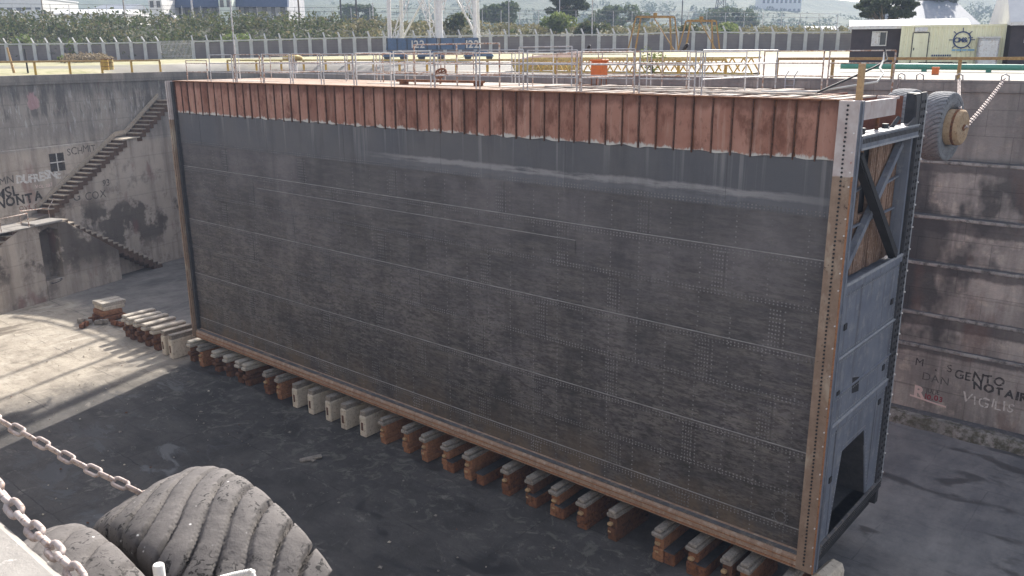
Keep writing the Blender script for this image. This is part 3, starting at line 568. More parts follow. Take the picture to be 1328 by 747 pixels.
while x < -.8:
    z = .6
    while z < 11.4:
        if mn.noise(Vector((x*.3, z*.3, 2))) > -.38: rivet(x+rnd.uniform(-.006, .006), ysurf(z), z)
        z += .17
    x += 1.19; kk += 1
for i, xs_ in butts.items():
    if i == 0: continue
    for x in xs_:
        z = seams[i+1]+.15
        while z < seams[i]-.12:
            for c_ in range(4): rivet(x-.08-.11*c_, ysurf(z), z)
            if rnd.random() < .95: rivet(x+.08, ysurf(z), z)
            z += .13
for i, xs_ in butts.items():
    for x in xs_: front_mb.box((x-.005, (P-.022 if i % 2 == 0 else P)-.006, seams[i+1]+.03), (x+.005, P+.02, seams[i]-.06), 2)
front = front_mb.build('front_plating', ['plate', 'dust', 'dark_seam'], gate); rv.build('rivets', 'rivet', front)
# manhole ring, small plugs
mb = MB(); mx, mz = -1.35, 1.45
for k in range(14): a = k*math.pi/7; rivet_c = (mx+.27*math.cos(a), mz+.27*math.sin(a)); mb.box((rivet_c[0]-.022, P-.05, rivet_c[1]-.022), (rivet_c[0]+.022, P-.02, rivet_c[1]+.022))
mb.tube([(mx+.21*math.cos(a), P-.03, mz+.21*math.sin(a)) for a in [k*math.pi/12 for k in range(25)]], .016, 6); mb.build('manhole_cover', 'rivet', gate)
# red band of pillowed panels between ribs
mb = MB(); NX = 55; pw = (38.2-.45-.56)/NX
for k in range(NX):
    a = XL+.45+k*pw; vs = []; fs = []; nu, nv = 9, 10; bd = rnd.uniform(.045, .085); tl = rnd.uniform(-.02, .02)
    for u in range(nu):
        for v in range(nv):
            uu, vv = u/(nu-1), v/(nv-1); b_ = math.sin(math.pi*uu)**.8
            x = a+.035+(pw-.07)*uu; z = 13.3+1.68*vv
            zz = z-(.07*mn.noise(Vector((x*1.7, 0, 4)))+.02)*(1-vv) if v == 0 else z
            y = P-.03-bd*b_*(.7+.3*math.sin(math.pi*vv))+.02*mn.noise(Vector((x*1.3, z*1.1, k)))+tl*(uu-.5)
            vs.append((x, y, zz))
    for u in range(nu-1):
        for v in range(nv-1): fs.append((u*nv+v, (u+1)*nv+v, (u+1)*nv+v+1, u*nv+v+1))
    mb.add(vs, fs, 0, True)
mb.box((XL+.45, P-.02, 13.31), (-.56, .5, 14.97), 1)
band = mb.build('red_band', ['band', 'rust'], gate)
mb = MB()
for k in range(NX+1):
    a = XL+.45+k*pw; w_ = rnd.choice((.024, .03, .04)); mb.box((a-w_/2+.001, P-.06-rnd.uniform(0, .035), 13.25-rnd.uniform(0, .04)), (a+w_/2, P, 14.96))
mb.build('band_rib', 'rib', band)
mb = MB(); mb.box((XL+.45, .2, 14.97), (-.3, .42, 15.02)); mb.build('top_edge_plate', 'rust', band)
# seal posts, bottom flange
rp = MB(); rp.box((-.56, 0, 0), (-.0, P+.1, 15.0)); rp.box((-.03, -.012, -.0), (.012, .05, 12.9), 1); rp.box((-.03, -.012, 12.901), (.012, .05, 15.01)); rp.box((-.03, .051, .0), (.008, P+.1, 14.99), 4); rp.box((-.02, .2, .0), (.05, .24, 14.98), 4); 
lp = MB(); lp.box((XL, 0, 0), (XL+.12, P+.1, 15.0)); lp.box((XL+.121, .1, 0), (XL+.2, P+.1, 14.9), 1); lp.box((XL+.201, 0.01, 0), (XL+.27, P+.1, 15.0)); lp.box((XL+.271, .16, 0), (XL+.46, P+.1, 14.95), 1); lp.box((XL-.08, .04, 0.2), (XL-.001, .3, 14.9), 1); 
for px_, mb in ((-.3, rp),):
    z = .25
    while z < 14.9: mb.tube([(px_+rnd.uniform(-.008, .008), .002, z), (px_, -.03, z)], .033, 6, 2); z += .125
z = .3
while z < 14.8: rp.tube([(-.06, -.002, z), (-.06, -.035, z)], .024, 6, 3); z += rnd.uniform(.4, 1.1)
rp = rp.build('seal_post', ['post', 'orange_rust', 'black', 'white_paint', 'end'], gate); lp = lp.build('seal_post', ['post', 'dark_steel', 'black'], gate)
mb = MB(); mb.prism([(XL+.42, 0, 0), (XL+.42, 0, .36), (XL+.42, .06, .43), (XL+.42, P, .52), (XL+.42, P+.1, .52), (XL+.42, P+.1, 0)], (38.2-.42-.56, 0, 0)); fl = mb.build('bottom_flange', 'flange', gate, bevel=.01); fixnormals(fl)
mb = MB(); mb.box((XL+.43, -.03, .06), (-.565, -.002, .11)); mb.box((XL+.43, -.022, .27), (-.565, -.002, .3)); mb.box((XL+.43, .075, .455), (-.57, .3, .49), 1); mb.build('flange_trim', ['orange_rust', 'ledge'], fl)
mb = MB(); mb.box((XL+.1, .5, -.24), (-.25, WD-.3, .34)); mb.box((XL+.1, .06, -.05), (-.06, .499, -.004)); mb.build('base_timber', 'black', gate)  # coloured black to paint in the shade under the flange
# deck
mb = MB(); mb.box((XL+.2, .425, 14.93), (-14.2, WD, 15.02)); deck = mb.build('deck_plating', 'deckm', gate)
mb = MB(); mb.box((-24, 2.6, 15.024), (-16.3, 6.3, 15.04)); mb.box((-15.6, 1.9, 15.024), (-14.3, 6.3, 15.04)); mb.box((XL+2, 1.4, 15.024), (-31, 2.6, 15.035)); mb.build('deck_sheet', 'deckwhite', deck)
mb = MB(); x = -14.1
while x < -.8:
    dep_ = WD if x < -3.2 else 3.35; w_ = rnd.uniform(.2, .34)
    mb.frame((x, .43, 14.97+rnd.uniform(-.012, .03)), (w_, rnd.uniform(-.05, .05), 0), (rnd.uniform(-.12, .12), dep_-.43-rnd.uniform(0, .25), 0), (0, 0, .05), rnd.choice((0, 0, 1))); x += w_+rnd.uniform(.08, .34)
mb.frame((-13.5, 3.0, 15.04), (10, -.5, 0), (0, .3, 0), (0, 0, .05)); mb.frame((-8, 1.2, 15.05), (6, .6, 0), (0, .28, 0), (0, 0, .05)); mb.frame((-12, 4.6, 15.04), (6, .3, 0), (0, .4, 0), (0, 0, .04))
mb.build('deck_planks', ['deckwhite', 'deckm'], deck)
mb = MB(); mb.box((-14.2, .425, 14.8), (-2.62, 6.4, 14.88)); mb.build('deck_underframe', 'rust', deck)
# guard rails
def railsec(pts, zb=15.0, h=1.4, mat='galv', mids=(.5, .95), r=.022):
    mb = MB()
    for p in pts: mb.tube([(p[0], p[1], zb), (p[0], p[1], zb+h)], r+.007, 6)
    for zz in (h,)+tuple(mids): mb.tube([(p[0], p[1], zb+zz) for p in pts], r, 6)
    return mb.build('guard_rail', mat, gate)
FX = [-34.3, -31.96, -29.46, -26.98, -24.6, -22.25, -19.77, -17.35, -14.83, -12.43, -9.96, -7.57, -5.3]
for a, b in zip(FX, FX[1:]): railsec([(a+.1, .5), (b-.1, .5)], h=1.42+rnd.uniform(-.05, .05), mat=rnd.choice(['galv', 'galv', 'white_paint', 'rusty_white']))
x = -1.1
for k in range(15): railsec([(x-2.22, 6.3), (x, 6.3)], h=1.36+rnd.uniform(-.04, .05), mat=rnd.choice(['galv', 'white_paint', 'rusty_white'])); x -= 2.42
railsec([(-36.6, .5), (-34.5, .5)], h=1.1, mat='rusty_white')
for cx_ in (-29.4, -22.3, -17.3, -10): railsec([(cx_, .6), (cx_, 6.2)], h=1.38, mat='rusty_white')
railsec([(-5.2, .6), (-5.2, 6.2)], h=1.4)
railsec([(-20.2, 2.2), (-17.6, 2.2), (-15.2, 2.2)], h=1.75, mat='rusty_white', r=.03); railsec([(-12.3, 3.2), (-15, 3.2)], h=1.6)
for xa_, xb_, yy_, hh_ in ((-36, -31, 3.4, 1.2), (-27.5, -24.8, 4.2, 1.4), (-24.6, -22.4, 4.2, 1.4), (-14.6, -12.4, 3.6, 1.3), (-12.2, -10, 3.6, 1.3), (-9.9, -7.6, 3.9, 1.4), (-7.5, -5.3, 3.9, 1.35)): railsec([(xa_, yy_), (xb_, yy_)], h=hh_, mat=rnd.choice(['galv', 'rusty_white', 'white_paint']), r=.02)
# light mast, valve wheel, hatch on deck
mb = MB(); mb.tube([(-31.9, .62, 15.0), (-31.9, .62, 20.6)], [.045, .03], 6); mb.build('light_mast', 'galv', gate)
mb = MB(); vx, vy = at(571, 104, 2, 15.2).xy
mb.tube([(vx, vy, 15.0), (vx, vy, 15.55)], .05, 6); mb.tube([(vx+.34*math.cos(k*math.pi/8), vy+.34*math.sin(k*math.pi/8)*.5, 15.5+.2*math.sin(k*math.pi/8)) for k in range(17)], .05, 6)
for k in range(4): a = k*math.pi/4; mb.tube([(vx-.34*math.cos(a), vy-.17*math.sin(a), 15.5-.2*math.sin(a)), (vx+.34*math.cos(a), vy+.17*math.sin(a), 15.5+.2*math.sin(a))], .035, 5)
mb.build('valve_wheel', 'rust', gate)
mb = MB(); mb.bar((-21.5, 2.4, 15.2), (-16.5, 2.6, 15.2), .3, .1); mb.bar((-21.3, 2.4, 15.1), (-21.0, 2.4, 15.1), .3, .2); mb.bar((-16.9, 2.6, 15.1), (-16.6, 2.6, 15.1), .3, .2); mb.build('walkway_plank', 'rust', gate)
# end chamber walls
mb = MB(); mb.box((-2.64, .46, 13.75), (-2.595, WD-.1, 14.96)); mb.box((-2.59, WD-.5, 13.75), (-.62, WD-.45, 14.9)); mb.build('chamber_wall', 'red_oxide', gate)
mb = MB(); mb.box((-2.6, .45, 13.6), (-.62, WD-.5, 13.7)); mb.build('chamber_floor', 'dark_steel', gate)
mb = MB(); mb.box((-.16, .47, 14.45), (-.02, 3.35, 14.96)); mb.box((-.62, 3.36, 14.92), (-.02, 3.6, 15.0)); mb.build('chamber_beam', 'post', gate)
for y in (1.35, 2.95): mb = MB(); mb.tube([(-.4, y, 13.7), (-.4, y, 14.93)], .06, 8); mb.build('chamber_post', 'rust', gate)
for a_, b_, r_ in (((-.3, 1.2, 13.98), (-.3, 1.2, 14.18), .14), ((-.3, .8, 13.98), (-.3, .8, 14.08), .2), ((-.3, 4.0, 13.98), (-.2, 4.35, 14.3), .07), ((-.35, 3.6, 13.98), (-.35, 3.6, 14.15), .1)):
    mb = MB(); mb.tube([a_, b_], r_, 10); mb.build('chamber_valve', 'dark_steel', gate)
# end face plating with the sluice opening: polygons in (y, z) at X = 0 - .06
XE = -.06
def yz(mb, poly, x, th=.04, mi=0): mb.prism([(x-th, y, z) for y, z in poly], (th, 0, 0), mi)
mb = MB()
yz(mb, [(.46, 4.9), (5.9, 4.9), (5.9, 7.2), (.46, 7.2)], XE); yz(mb, [(.46, 7.2), (5.9, 7.2), (5.9, 9.44), (.46, 9.44)], XE-.012)
ya, yb_, yc, yd = 1.3, 1.85, 3.95, 4.85
yz(mb, [(.46, .85), (ya, .85), (yb_, 3.67), (yb_, 4.86), (.46, 4.86)], XE); yz(mb, [(yb_+.001, 3.67), (yc, 3.69), (yc, 4.86), (yb_+.001, 4.86)], XE-.001); yz(mb, [(yc+.001, 4.86), (yc+.001, 3.69), (yd, .85), (5.9, .85), (5.9, 4.86)], XE-.002)
def eriv(y, z): mb.box((XE, y-.02, z-.02), (XE+.016, y+.02, z+.02), 1)
for z in (4.62, 5.12, 7.08, 7.36, 9.2, 5.8): 
    y = .6
    while y < 5.85: eriv(y, z); y += .15
for y in (.58, 5.78):
    z = 1.05
    while z < 9.2: eriv(y, z); z += .16
for k in range(19): f_ = k/18; eriv(1.2+.55*f_, .95+2.75*f_); eriv(4.97-.9*f_, .95+2.75*f_); eriv(1.9+2.05*f_, 3.85)
ep = mb.build('end_plating', ['end', 'end_edge'], gate); fixnormals(ep)
mb = MB(); mb.box((-2.58, ya-.4, .7), (-.05, yd+.4, .85)); mb.prism([(-2.58, yc, 3.69), (-2.58, yd, .86), (-2.58, yd+.06, .86), (-2.58, yc+.06, 3.69)], (2.5, 0, 0)); mb.prism([(-2.58, ya, .86), (-2.58, yb_, 3.67), (-2.58, yb_-.06, 3.67), (-2.58, ya-.06, .86)], (2.5, 0, 0)); mb.box((-2.58, yb_-.05, 3.72), (-.11, yc+.05, 3.78)); o_ = mb.build('sluice_frame', 'dark_steel', ep); fixnormals(o_)
mb = MB(); mb.box((-2.56, 1.2, .851), (-2.5, 5, 3.8), 0); mb.box((-1.4, 1.9, 2.6), (-1.3, 4.3, 2.8), 1); mb.build('sluice_opening', ['void', 'rust_shaded'], ep)
mb = MB(); yz(mb, [(2.2, 5.6), (2.85, 5.48), (2.78, 6.0), (2.1, 6.18)], XE+.004, .01); o_ = mb.build('inspection_hole', 'black', ep); fixnormals(o_)
for y, z in ((.9, 8.2), (5.4, 8.0), (.85, 6.0), (5.3, 5.6), (5.3, 4.3), (.95, 3.0)):
    mb = MB(); yz(mb, [(y-.11, z-.1), (y+.11, z-.1), (y+.11, z+.1), (y-.11, z+.1)], XE+.03, .03); o_ = mb.build('end_plug', 'black', ep); fixnormals(o_)
mb = MB()
for z, th in ((4.86, .22), (7.2, .06), (9.44, .2), (5.95, .05)): mb.box((XE, .46, z-th/2), (XE+.05, 5.9, z+th/2))
for y in (1.1, 4.95): mb.box((XE-.001, y-.05, .9), (XE+.02, y+.05, 4.7))
mb.build('end_stiffener', 'end', ep)
mb = MB()
for z, th in ((4.97, .05), (9.55, .07), (7.235, .025)): mb.box((XE+.001, .47, z), (XE+.07, 5.89, z+th))
mb.build('stiffener_lip', 'end_edge', ep)
mb = MB(); mb.box((-.5, .46, 13.62), (.02, 5.88, 13.74)); mb.box((-.0, .46, 13.741), (.02, 5.88, 13.97)); mb.box((-.5, .46, 13.971), (.03, 5.88, 14.01)); y = .55
while y < 5.8: mb.box((.021, y, 13.78), (.035, y+.07, 13.92), 1); y += .13
mb.build('end_girder', ['end', 'dark_steel'], gate)
mb = MB(); mb.box((.021, .46, 13.6), (.05, 5.88, 13.66)); mb.box((.031, .46, 13.975), (.055, 5.88, 14.02)); mb.build('girder_lip', 'end_edge', gate)
# back post with flared knee
mb = MB(); mb.box((-.5, 5.95, .85), (-.07, 6.42, 15.0)); mb.box((-.07, 5.9, .85), (.0, 6.5, 15.03)); mb.box((-.1, 6.42, .85), (.02, 6.52, 14.95), 1)
z = 1.
while z < 14.8: mb.box((.001, 6.0, z), (.03, 6.08, z+.09), 2); mb.box((.001, 6.28, z), (.03, 6.36, z+.09), 2); z += .24
z = 1.1
while z < 14.9: mb.tube([(.02, 6.47, z), (.06, 6.47, z)], .035, 6, 3); z += .78
bp = mb.build('end_column', ['dark_steel', 'end_edge', 'black', 'white_paint'], gate)
mb = MB(); pts = [(5.9, 14.01)]+[(5.9-1.25*(1-math.sin(a)), 14.01+1.0*(1-math.cos(a))) for a in [k*math.pi/16 for k in range(9)]][::-1]+[(4.65, 14.01)]
kn = [(5.9, 15.0), (5.2, 15.0)]+[(5.2+.35*math.sin(k*math.pi/2/6)-.0, 15.0-.75+.75*math.cos(k*math.pi/2/6)) for k in range(7)][1:]+[(5.3, 14.15), (4.6, 14.02), (5.9, 14.02)]
yz(mb, kn, -.02, .06); o_ = mb.build('knee_plate', 'dark_steel', bp); fixnormals(o_)
# lattice bay: slats, braces
mb = MB(); y = .6
while y < 5.85:
    if not (2.3 < y < 3.0): mb.box((-.62, y, 9.5), (-.5+rnd.uniform(-.03, .03), y+.1, 13.6))
    else: mb.box((-.62, y, 9.5), (-.5, y+.13, 11.4))
    y += .15
mb.build('timber_slats', 'slat', gate)
mb = MB(); mb.box((-.9, .5, 9.46), (-.7, 5.9, 13.6)); mb.build('slat_backing', 'black', gate)
mb = MB(); mb.bar((-.16, .75, 13.4), (-.16, 5.3, 9.66), .3, .24, (1, 0, 0)); mb.bar((-.02, .62, 13.45), (-.02, 5.15, 9.62), .1, .05, (1, 0, 0)); mb.build('dark_brace', 'black', gate)
mb = MB(); mb.bar((-.34, .8, 9.7), (-.34, 5.3, 13.4), .22, .2, (1, 0, 0)); mb.bar((-.42, .5, 12.1), (-.42, 2.4, 12.35), .06, .09, (1, 0, 0)); mb.bar((-.42, 3.6, 12.1), (-.42, 5.9, 12.3), .06, .09, (1, 0, 0)); mb.bar((-.44, .5, 11.1), (-.44, 5.9, 11.2), .06, .08, (1, 0, 0)); mb.build('light_brace', 'end', gate)
for a_, b_ in (((-.5, .46, 9.55), (-.1, .6, 13.6)), ((-.5, 5.7, 9.55), (-.12, 5.88, 13.6))):
    mb = MB(); mb.box(a_, b_); mb.build('bay_jamb', 'end', gate)
# bottom girder of the end
mb = MB(); mb.box((-.55, .46, .45), (.0, WD, .5)); mb.box((-.02, .47, .501), (.02, WD, .8)); mb.box((-.5, .46, .8), (.03, WD, .85)); mb.box((-.4, WD-.4, -.1), (-.02, WD-.1, .44), 1); y = .6
while y < WD-.1:
    for k in range(3): mb.box((.021, y, .53+k*.09), (.04, y+.05, .58+k*.09), 2)
    y += .12
mb.build('bottom_girder', ['ledge', 'black', 'black'], gate)
# wooden stake and hose at the top right corner
mb = MB(); mb.box((-.3, .5, 15.0), (-.14, .66, 16.0)); tag(mb.build('timber_stake', 'timber_warm', None, .01, Vector((0, 0, 0))), 'upright brown timber stake on the top right corner of the gate', 'stake')
mb = MB(); q0 = [at(1147, 68, 1, 6.2), at(1146, 78, 1, 5.8), at(1141, 88, 1, 5.), at(1146, 95, 1, 4.4), at(1138, 106, 1, 3.6)]; q0 = [Vector((min(p.x, -.7), p.y, p.z)) for p in q0]+[Vector((-2.4, 3.0, 15.1)), Vector((-4, 2.4, 15.09))]
mb.tube(q0, .035, 7); mb.tube([q0[0]+Vector((0, 0, .1)), q0[1]+Vector((.12, 0, 0)), q0[2]+Vector((-.2, 0, 0)), Vector((-2.2, 2.6, 15.1))], .035, 7, 1)
tag(mb.build('hose', ['rope', 'black'], None, 0, Vector((0, 0, 0))), 'black and white hoses draped over the gate top railing', 'hose')
# orange box hung on the back rail, two crows
ob = thing('storage_box', at(777, 92, 1, 5.9), 'orange plastic box standing behind the gate guard rail', 'box'); p = ob.location; p.z = 15.05; ob['_o'] = tuple(p); ob.location = p
mb = MB(); mb.box((p.x-.3, p.y-.22, 15.35), (p.x+.3, p.y+.22, 16.0)); mb.build('bin_body', 'orange', ob, .04); mb = MB(); mb.box((p.x-.33, p.y-.25, 16.0), (p.x+.33, p.y+.25, 16.1)); mb.build('lid', 'orange', ob, .03)
mb = MB()
for a in (-1, 1):
    for b in (-1, 1): mb.tube([(p.x+a*.25, p.y+b*.18, 15.02), (p.x+a*.25, p.y+b*.18, 15.36)], .03, 6)
mb.build('leg', 'rust', ob)
def crow(x, y, label):
    q = at(x, y, 1, 6.3); z = 16.42; k = thing('crow', (q.x, q.y, z), label, 'bird')
    mb = MB(); o = Vector((q.x, q.y, z))
    pts = [(-.26, .02), (-.12, .06), (0, .12), (.08, .17), (.13, .22), (.17, .23), (.24, .21)]; rr = [.02, .05, .075, .07, .05, .045, .008]
    mb.tube([o+Vector((a*.8, -a*.5, b)) for a, b in pts], rr, 8); mb.tube([o+Vector((0, .02, 0)), o+Vector((0, .02, .08))], .012, 5); mb.build('body', 'black', k)
crow(763, 57, 'small black crow perched on the rail near the orange box'); crow(889, 60, 'small black crow perched on the rail before the yellow hoop frame')

# ------------------------------------------------------------------ keel blocks under the gate
ORD = 'first second third fourth fifth sixth seventh eighth ninth tenth eleventh twelfth thirteenth fourteenth fifteenth sixteenth'.split()
def mk_block(kind, n):
    x = 0; e = thing('keel_block', (0, 0, 0), 'x', 'keel block', 'keel blocks in a row under the gate'); H = 1.64-.26
    L0, L1 = -.38, 1.9; w = .21
    if kind == 'white':
        mb = MB(); mb.box((-w, L0, .0), (w, L1, H-.3)); mb.build('concrete_body', 'conc_white', e, .05)
        mb = MB(); mb.box((-.09, L0-.012, .33), (.06, L0+.02, .76)); mb.build('lifting_slot', 'rib', e, .02)
        mb = MB(); mb.box((-w+.03, L0+.05, H-.298), (w-.02, L1-.1, H-.1)); mb.frame((-w+.1, L0-.02, H-.098), (.36, .03, 0), (.05, 2.2, 0), (0, 0, .1)); mb.build('timber_cap', 'timber', e, .03)
    elif kind in ('rusty', 'orange'):
        im = 'orange_rust' if kind == 'orange' else ('orange_rust', 'rust', 'rust_shaded')[n]; jx = lambda: rnd.uniform(-.025, .025)
        mb = MB(); mb.frame((-w+jx(), L0+.1, 0), (2*w, jx(), 0), (0, 2.3, 0), (0, 0, .27)); mb.frame((-w+.02+jx(), L0+.04, .272), (2*w-.05, jx(), 0), (0, 2.3, 0), (0, 0, .3)); mb.frame((-w+.03+jx(), L0+.13, .574), (2*w-.06, jx(), 0), (0, 2.3, 0), (0, 0, .43)); o_ = mb.build('iron_body', im, e, .035)
        for z in ((.34, .66) if n != 1 else (.64,)): mb = MB(); mb.frame((-w+.07+jx(), L0-.01+rnd.uniform(-.03, .05), z), (.2, 0, 0), (0, .2, 0), (0, 0, .14)); mb.build('wedge_end', 'timber_warm', e, .04)
        mb = MB(); mb.frame((-w-.02, L0-.03+.03*n, 1.006), (2*w+.03, .02*(n-1), 0), (.03*(n-1), 1.9, 0), (0, 0, .19)); mb.frame((-w+.06, L0+.03, 1.198), (2*w-.14+.03*n, -.02, 0), (.02, 1.9, 0), (0, 0, .16)); mb.build('timber_cap', 'timber', e, .045)
    else:
        mb = MB(); mb.frame((-w, L0+.12, 0), (2*w, .05, 0), (0, 2.2, 0), (0, 0, .4)); mb.frame((-w-.04, L0+.02, .402), (2*w-.02, -.04, 0), (0, 2.2, 0), (0, 0, .26)); mb.frame((-w+.06, L0+.14, .664), (2*w-.05, .03, 0), (0, 2.1, 0), (0, 0, .3)); mb.build('iron_body', 'rust_shaded', e, .06)
        mb = MB(); mb.frame((-w, L0-.05, .966), (2*w, .03, 0), (.06, 2.2, 0), (0, 0, .2)); mb.frame((-w-.03, L0+.04, 1.168), (2*w+.02, .02, 0), (0, 2.2, 0), (0, 0, .18)); mb.build('timber_cap', 'timber_pale', e, .05)
    return e
protos = {('white', 0): mk_block('white', 0)}
for n in range(3): protos[('rusty', n)] = mk_block('rusty', n)
for n in range(2): protos[('orange', n)] = mk_block('orange', n)
protos[('old', 0)] = mk_block('old', 0)
used = set()
def xfor(px, y, z):
    lo, hi = -60., 8.
    for _ in range(50):
        m_ = (lo+hi)/2; d = Vector((m_, y, z))-CW; xs_ = 664+FPX*d.dot(R2)/d.dot(FW)
        if xs_ < px: lo = m_
        else: hi = m_
    return lo
def copy_tree(o, parent=None):
    c = o.copy(); COL.objects.link(c)
    if parent: c.parent = parent
    for ch in o.children: copy_tree(ch, c)
    return c
BL = []
for px_ in (162, 170, 178, 189, 201, 213, 224): BL.append((px_, 'out', 'old' if px_ < 205 else 'white'))
for px_ in (240,): BL.append((px_, 'dark', 'old'))
for px_, k in ((254, 'rusty'), (272, 'old'), (287, 'old'), (304, 'old'), (313, 'old')): BL.append((px_, 'left', k))
for px_ in (338, 354): BL.append((px_, 'left', 'rusty'))
for px_ in (377, 397, 419, 441, 465): BL.append((px_, 'white', 'white'))
for px_ in (489, 517.5, 543, 570, 599): BL.append((px_, 'orange', 'rusty'))
for px_ in (647, 678, 711, 747, 785): BL.append((px_, 'mid', 'rusty'))
for px_ in (846, 890, 933, 957, 1008): BL.append((px_, 'right', 'rusty'))
cnt = {}
for i, (px_, grp, kind) in enumerate(BL):
    c_ = cnt[grp] = cnt.get(grp, 0)+1
    yb = 438+(px_-247)*.3786+3*math.sin((px_-250)/800*3.14)
    X = xfor(px_, -.38, -.35)+.24
    kind = 'orange' if grp == 'orange' or px_ in (254, 354) else kind; key = (kind, i % 3 if kind == 'rusty' else i % 2 if kind == 'orange' else 0)
    e = protos[key] if key not in used else copy_tree(protos[key]); used.add(key)
    hh = 1.0 if grp != 'out' else 1.16
    e.location = (X, rnd.uniform(-.08, .05)-(.3 if grp == 'out' else 0), ZF+.0); e.rotation_euler.z = R(rnd.uniform(-2.5, 2.5)) if grp != 'out' else R(rnd.uniform(-5, 5)); e.scale = (rnd.uniform(.95, 1.12), 1, hh*rnd.uniform(.97, 1.0))
    o_ = ORD[c_-1]
    e['label'] = {'out': f'sunlit keel block with pale timber top, {o_} from the left end, clear of the gate', 'dark': 'dark keel block half under the left corner of the gate', 'left': f'squat rusty keel block, {o_} right of the gate left corner, before the white ones',
                  'white': f'whitewashed concrete keel block with dark slot, {o_} of the five shaded ones from the left', 'orange': f'bright orange rusted keel block with timber cap, {o_} right of the white ones',
                  'mid': f'brown rusted keel block with thick timber cap, {o_} after the bright orange ones', 'right': f'dark rusted keel block near the right gate corner, {o_} of the last five'}[grp]
# low sleeper beams lying in the dark gaps, and the loose concrete block at the right corner
for i, px_ in enumerate((583, 622, 868, 908, 690, 725)):
    yb = 438+(px_-247)*.3786; X = xfor(px_, -.3, -1.1); e = thing('sleeper_beam', (X, 0, ZF), f'low dark sleeper beam on the dock floor in the gap between keel blocks, {ORD[i]} of six', 'beam', 'sleepers between keel blocks')
    mb = MB(); mb.frame((X-.22, -.3, ZF), (.44, 0, 0), (rnd.uniform(-.1, .1), 2.3, 0), (0, 0, .5)); mb.build('beam_body', 'rust', e, .04); mb = MB(); mb.frame((X-.24, -.33, ZF+.502), (.46, 0, 0), (0, 2.2, 0), (0, 0, .06)); mb.build('top_board', 'dark_steel', e, .02)
q = at(1066, 742, 1, .9); mb = MB(); mb.prism([(q.x-.35, .7, ZF), (q.x+.3, .7, ZF), (q.x+.3, .75, ZF+1.), (q.x+.2, .8, ZF+1.2), (q.x-.12, .8, ZF+1.25), (q.x-.3, .75, ZF+1.1)], (.1, 1.2, 0)); o_ = mb.build('concrete_block', 'conc_white', None, .02, Vector((0, 0, 0))); fixnormals(o_); tag(o_, 'pale grey concrete block beside the right bottom corner of the gate', 'block')
# rubble pile: stacked timbers on rusty iron at the far left of the row
ps = at(140, 413, 2, ZF); e = thing('block_stack', ps, 'stack of pale timbers on rusty iron beyond the row of keel blocks', 'stack')
for k in range(2): mb = MB(); mb.frame(ps+Vector((-.8+k*.78, -.6, 1.05)), (.66, .05, 0), (.03*k, 1.7, 0), (0, 0, .26)); mb.build('top_timber', 'timber_pale', e, .03)
mb = MB(); mb.frame(ps+Vector((-.76, -.52, .76)), (1.45, .04, 0), (0, 1.5, 0), (0, 0, .28)); mb.build('middle_timber', 'conc_white', e, .04)
mb = MB(); mb.frame(ps+Vector((-.95, -.7, .0)), (1.8, .1, 0), (0, 1.6, 0), (0, 0, .36)); mb.build('iron_base', 'rust', e, .08)
mb = MB(); mb.frame(ps+Vector((-.82, -.64, .362)), (1.55, -.06, 0), (0, 1.5, 0), (0, 0, .39)); mb.build('iron_body', 'orange_rust', e, .08)
for i, (px_, py_, l, rz, m, lab) in enumerate(((108, 420, 1.2, .3, 'timber', 'short pale timber offcut left of the stack of timbers'), (122, 417, .7, 1.2, 'rust', 'rusty iron lump at the foot of the timber stack'), (131, 421, .9, .9, 'timber', 'pale broken timber lying before the timber stack'), (150, 423, 1.3, .1, 'rust', 'flat rusty beam between the timber stack and keel blocks'), (112, 424, .8, 2.2, 'rust', 'small rusty scrap at the left end of the timber debris'), (404, 598, 1.0, 1.1, 'timber', 'grey plank lying alone on the dark dock floor'))):
    q = at(px_, py_, 2, ZF); c_, s_ = math.cos(rz), math.sin(rz); mb = MB(); mb.frame(q+Vector((-l/2*c_, -l/2*s_, .0)), (l*c_, l*s_, .05), (-.3*s_, .3*c_, 0), (0, 0, .28 if i < 5 else .1)); mb.prism([q+Vector(p_) for p_ in ((-.1, -.1, .08), (.25, -.12, .08), (.2, .1, .08))], (.02, .05, .34 if i < 5 else .04))
    o_ = mb.build('timber_offcut' if m == 'timber' else 'iron_scrap', m, None, .03, q); fixnormals(o_); tag(o_, lab, 'timber' if m == 'timber' else 'scrap')
# small litter
mb = MB()
for k in range(330):
    q = Vector((rnd.uniform(-55, -2), rnd.uniform(-16, -2), ZF+.04)); a = rnd.uniform(0, 6.3); r_ = .015+.09*rnd.random()**3
    mb.add([q+Vector((r_*math.cos(a+j*1.57)*rnd.uniform(.6, 1.6), r_*math.sin(a+j*1.57), rnd.uniform(0, .03))) for j in range(4)]+[q+Vector((0, 0, .06))], [(0, 1, 4), (1, 2, 4), (2, 3, 4), (3, 0, 4)], rnd.choice((0, 1, 1, 2)))
tag(mb.build('litter', ['conc_white', 'timber', 'rust_shaded']), 'scattered pale stones and scraps on the dock floor', 'litter', kind='stuff')

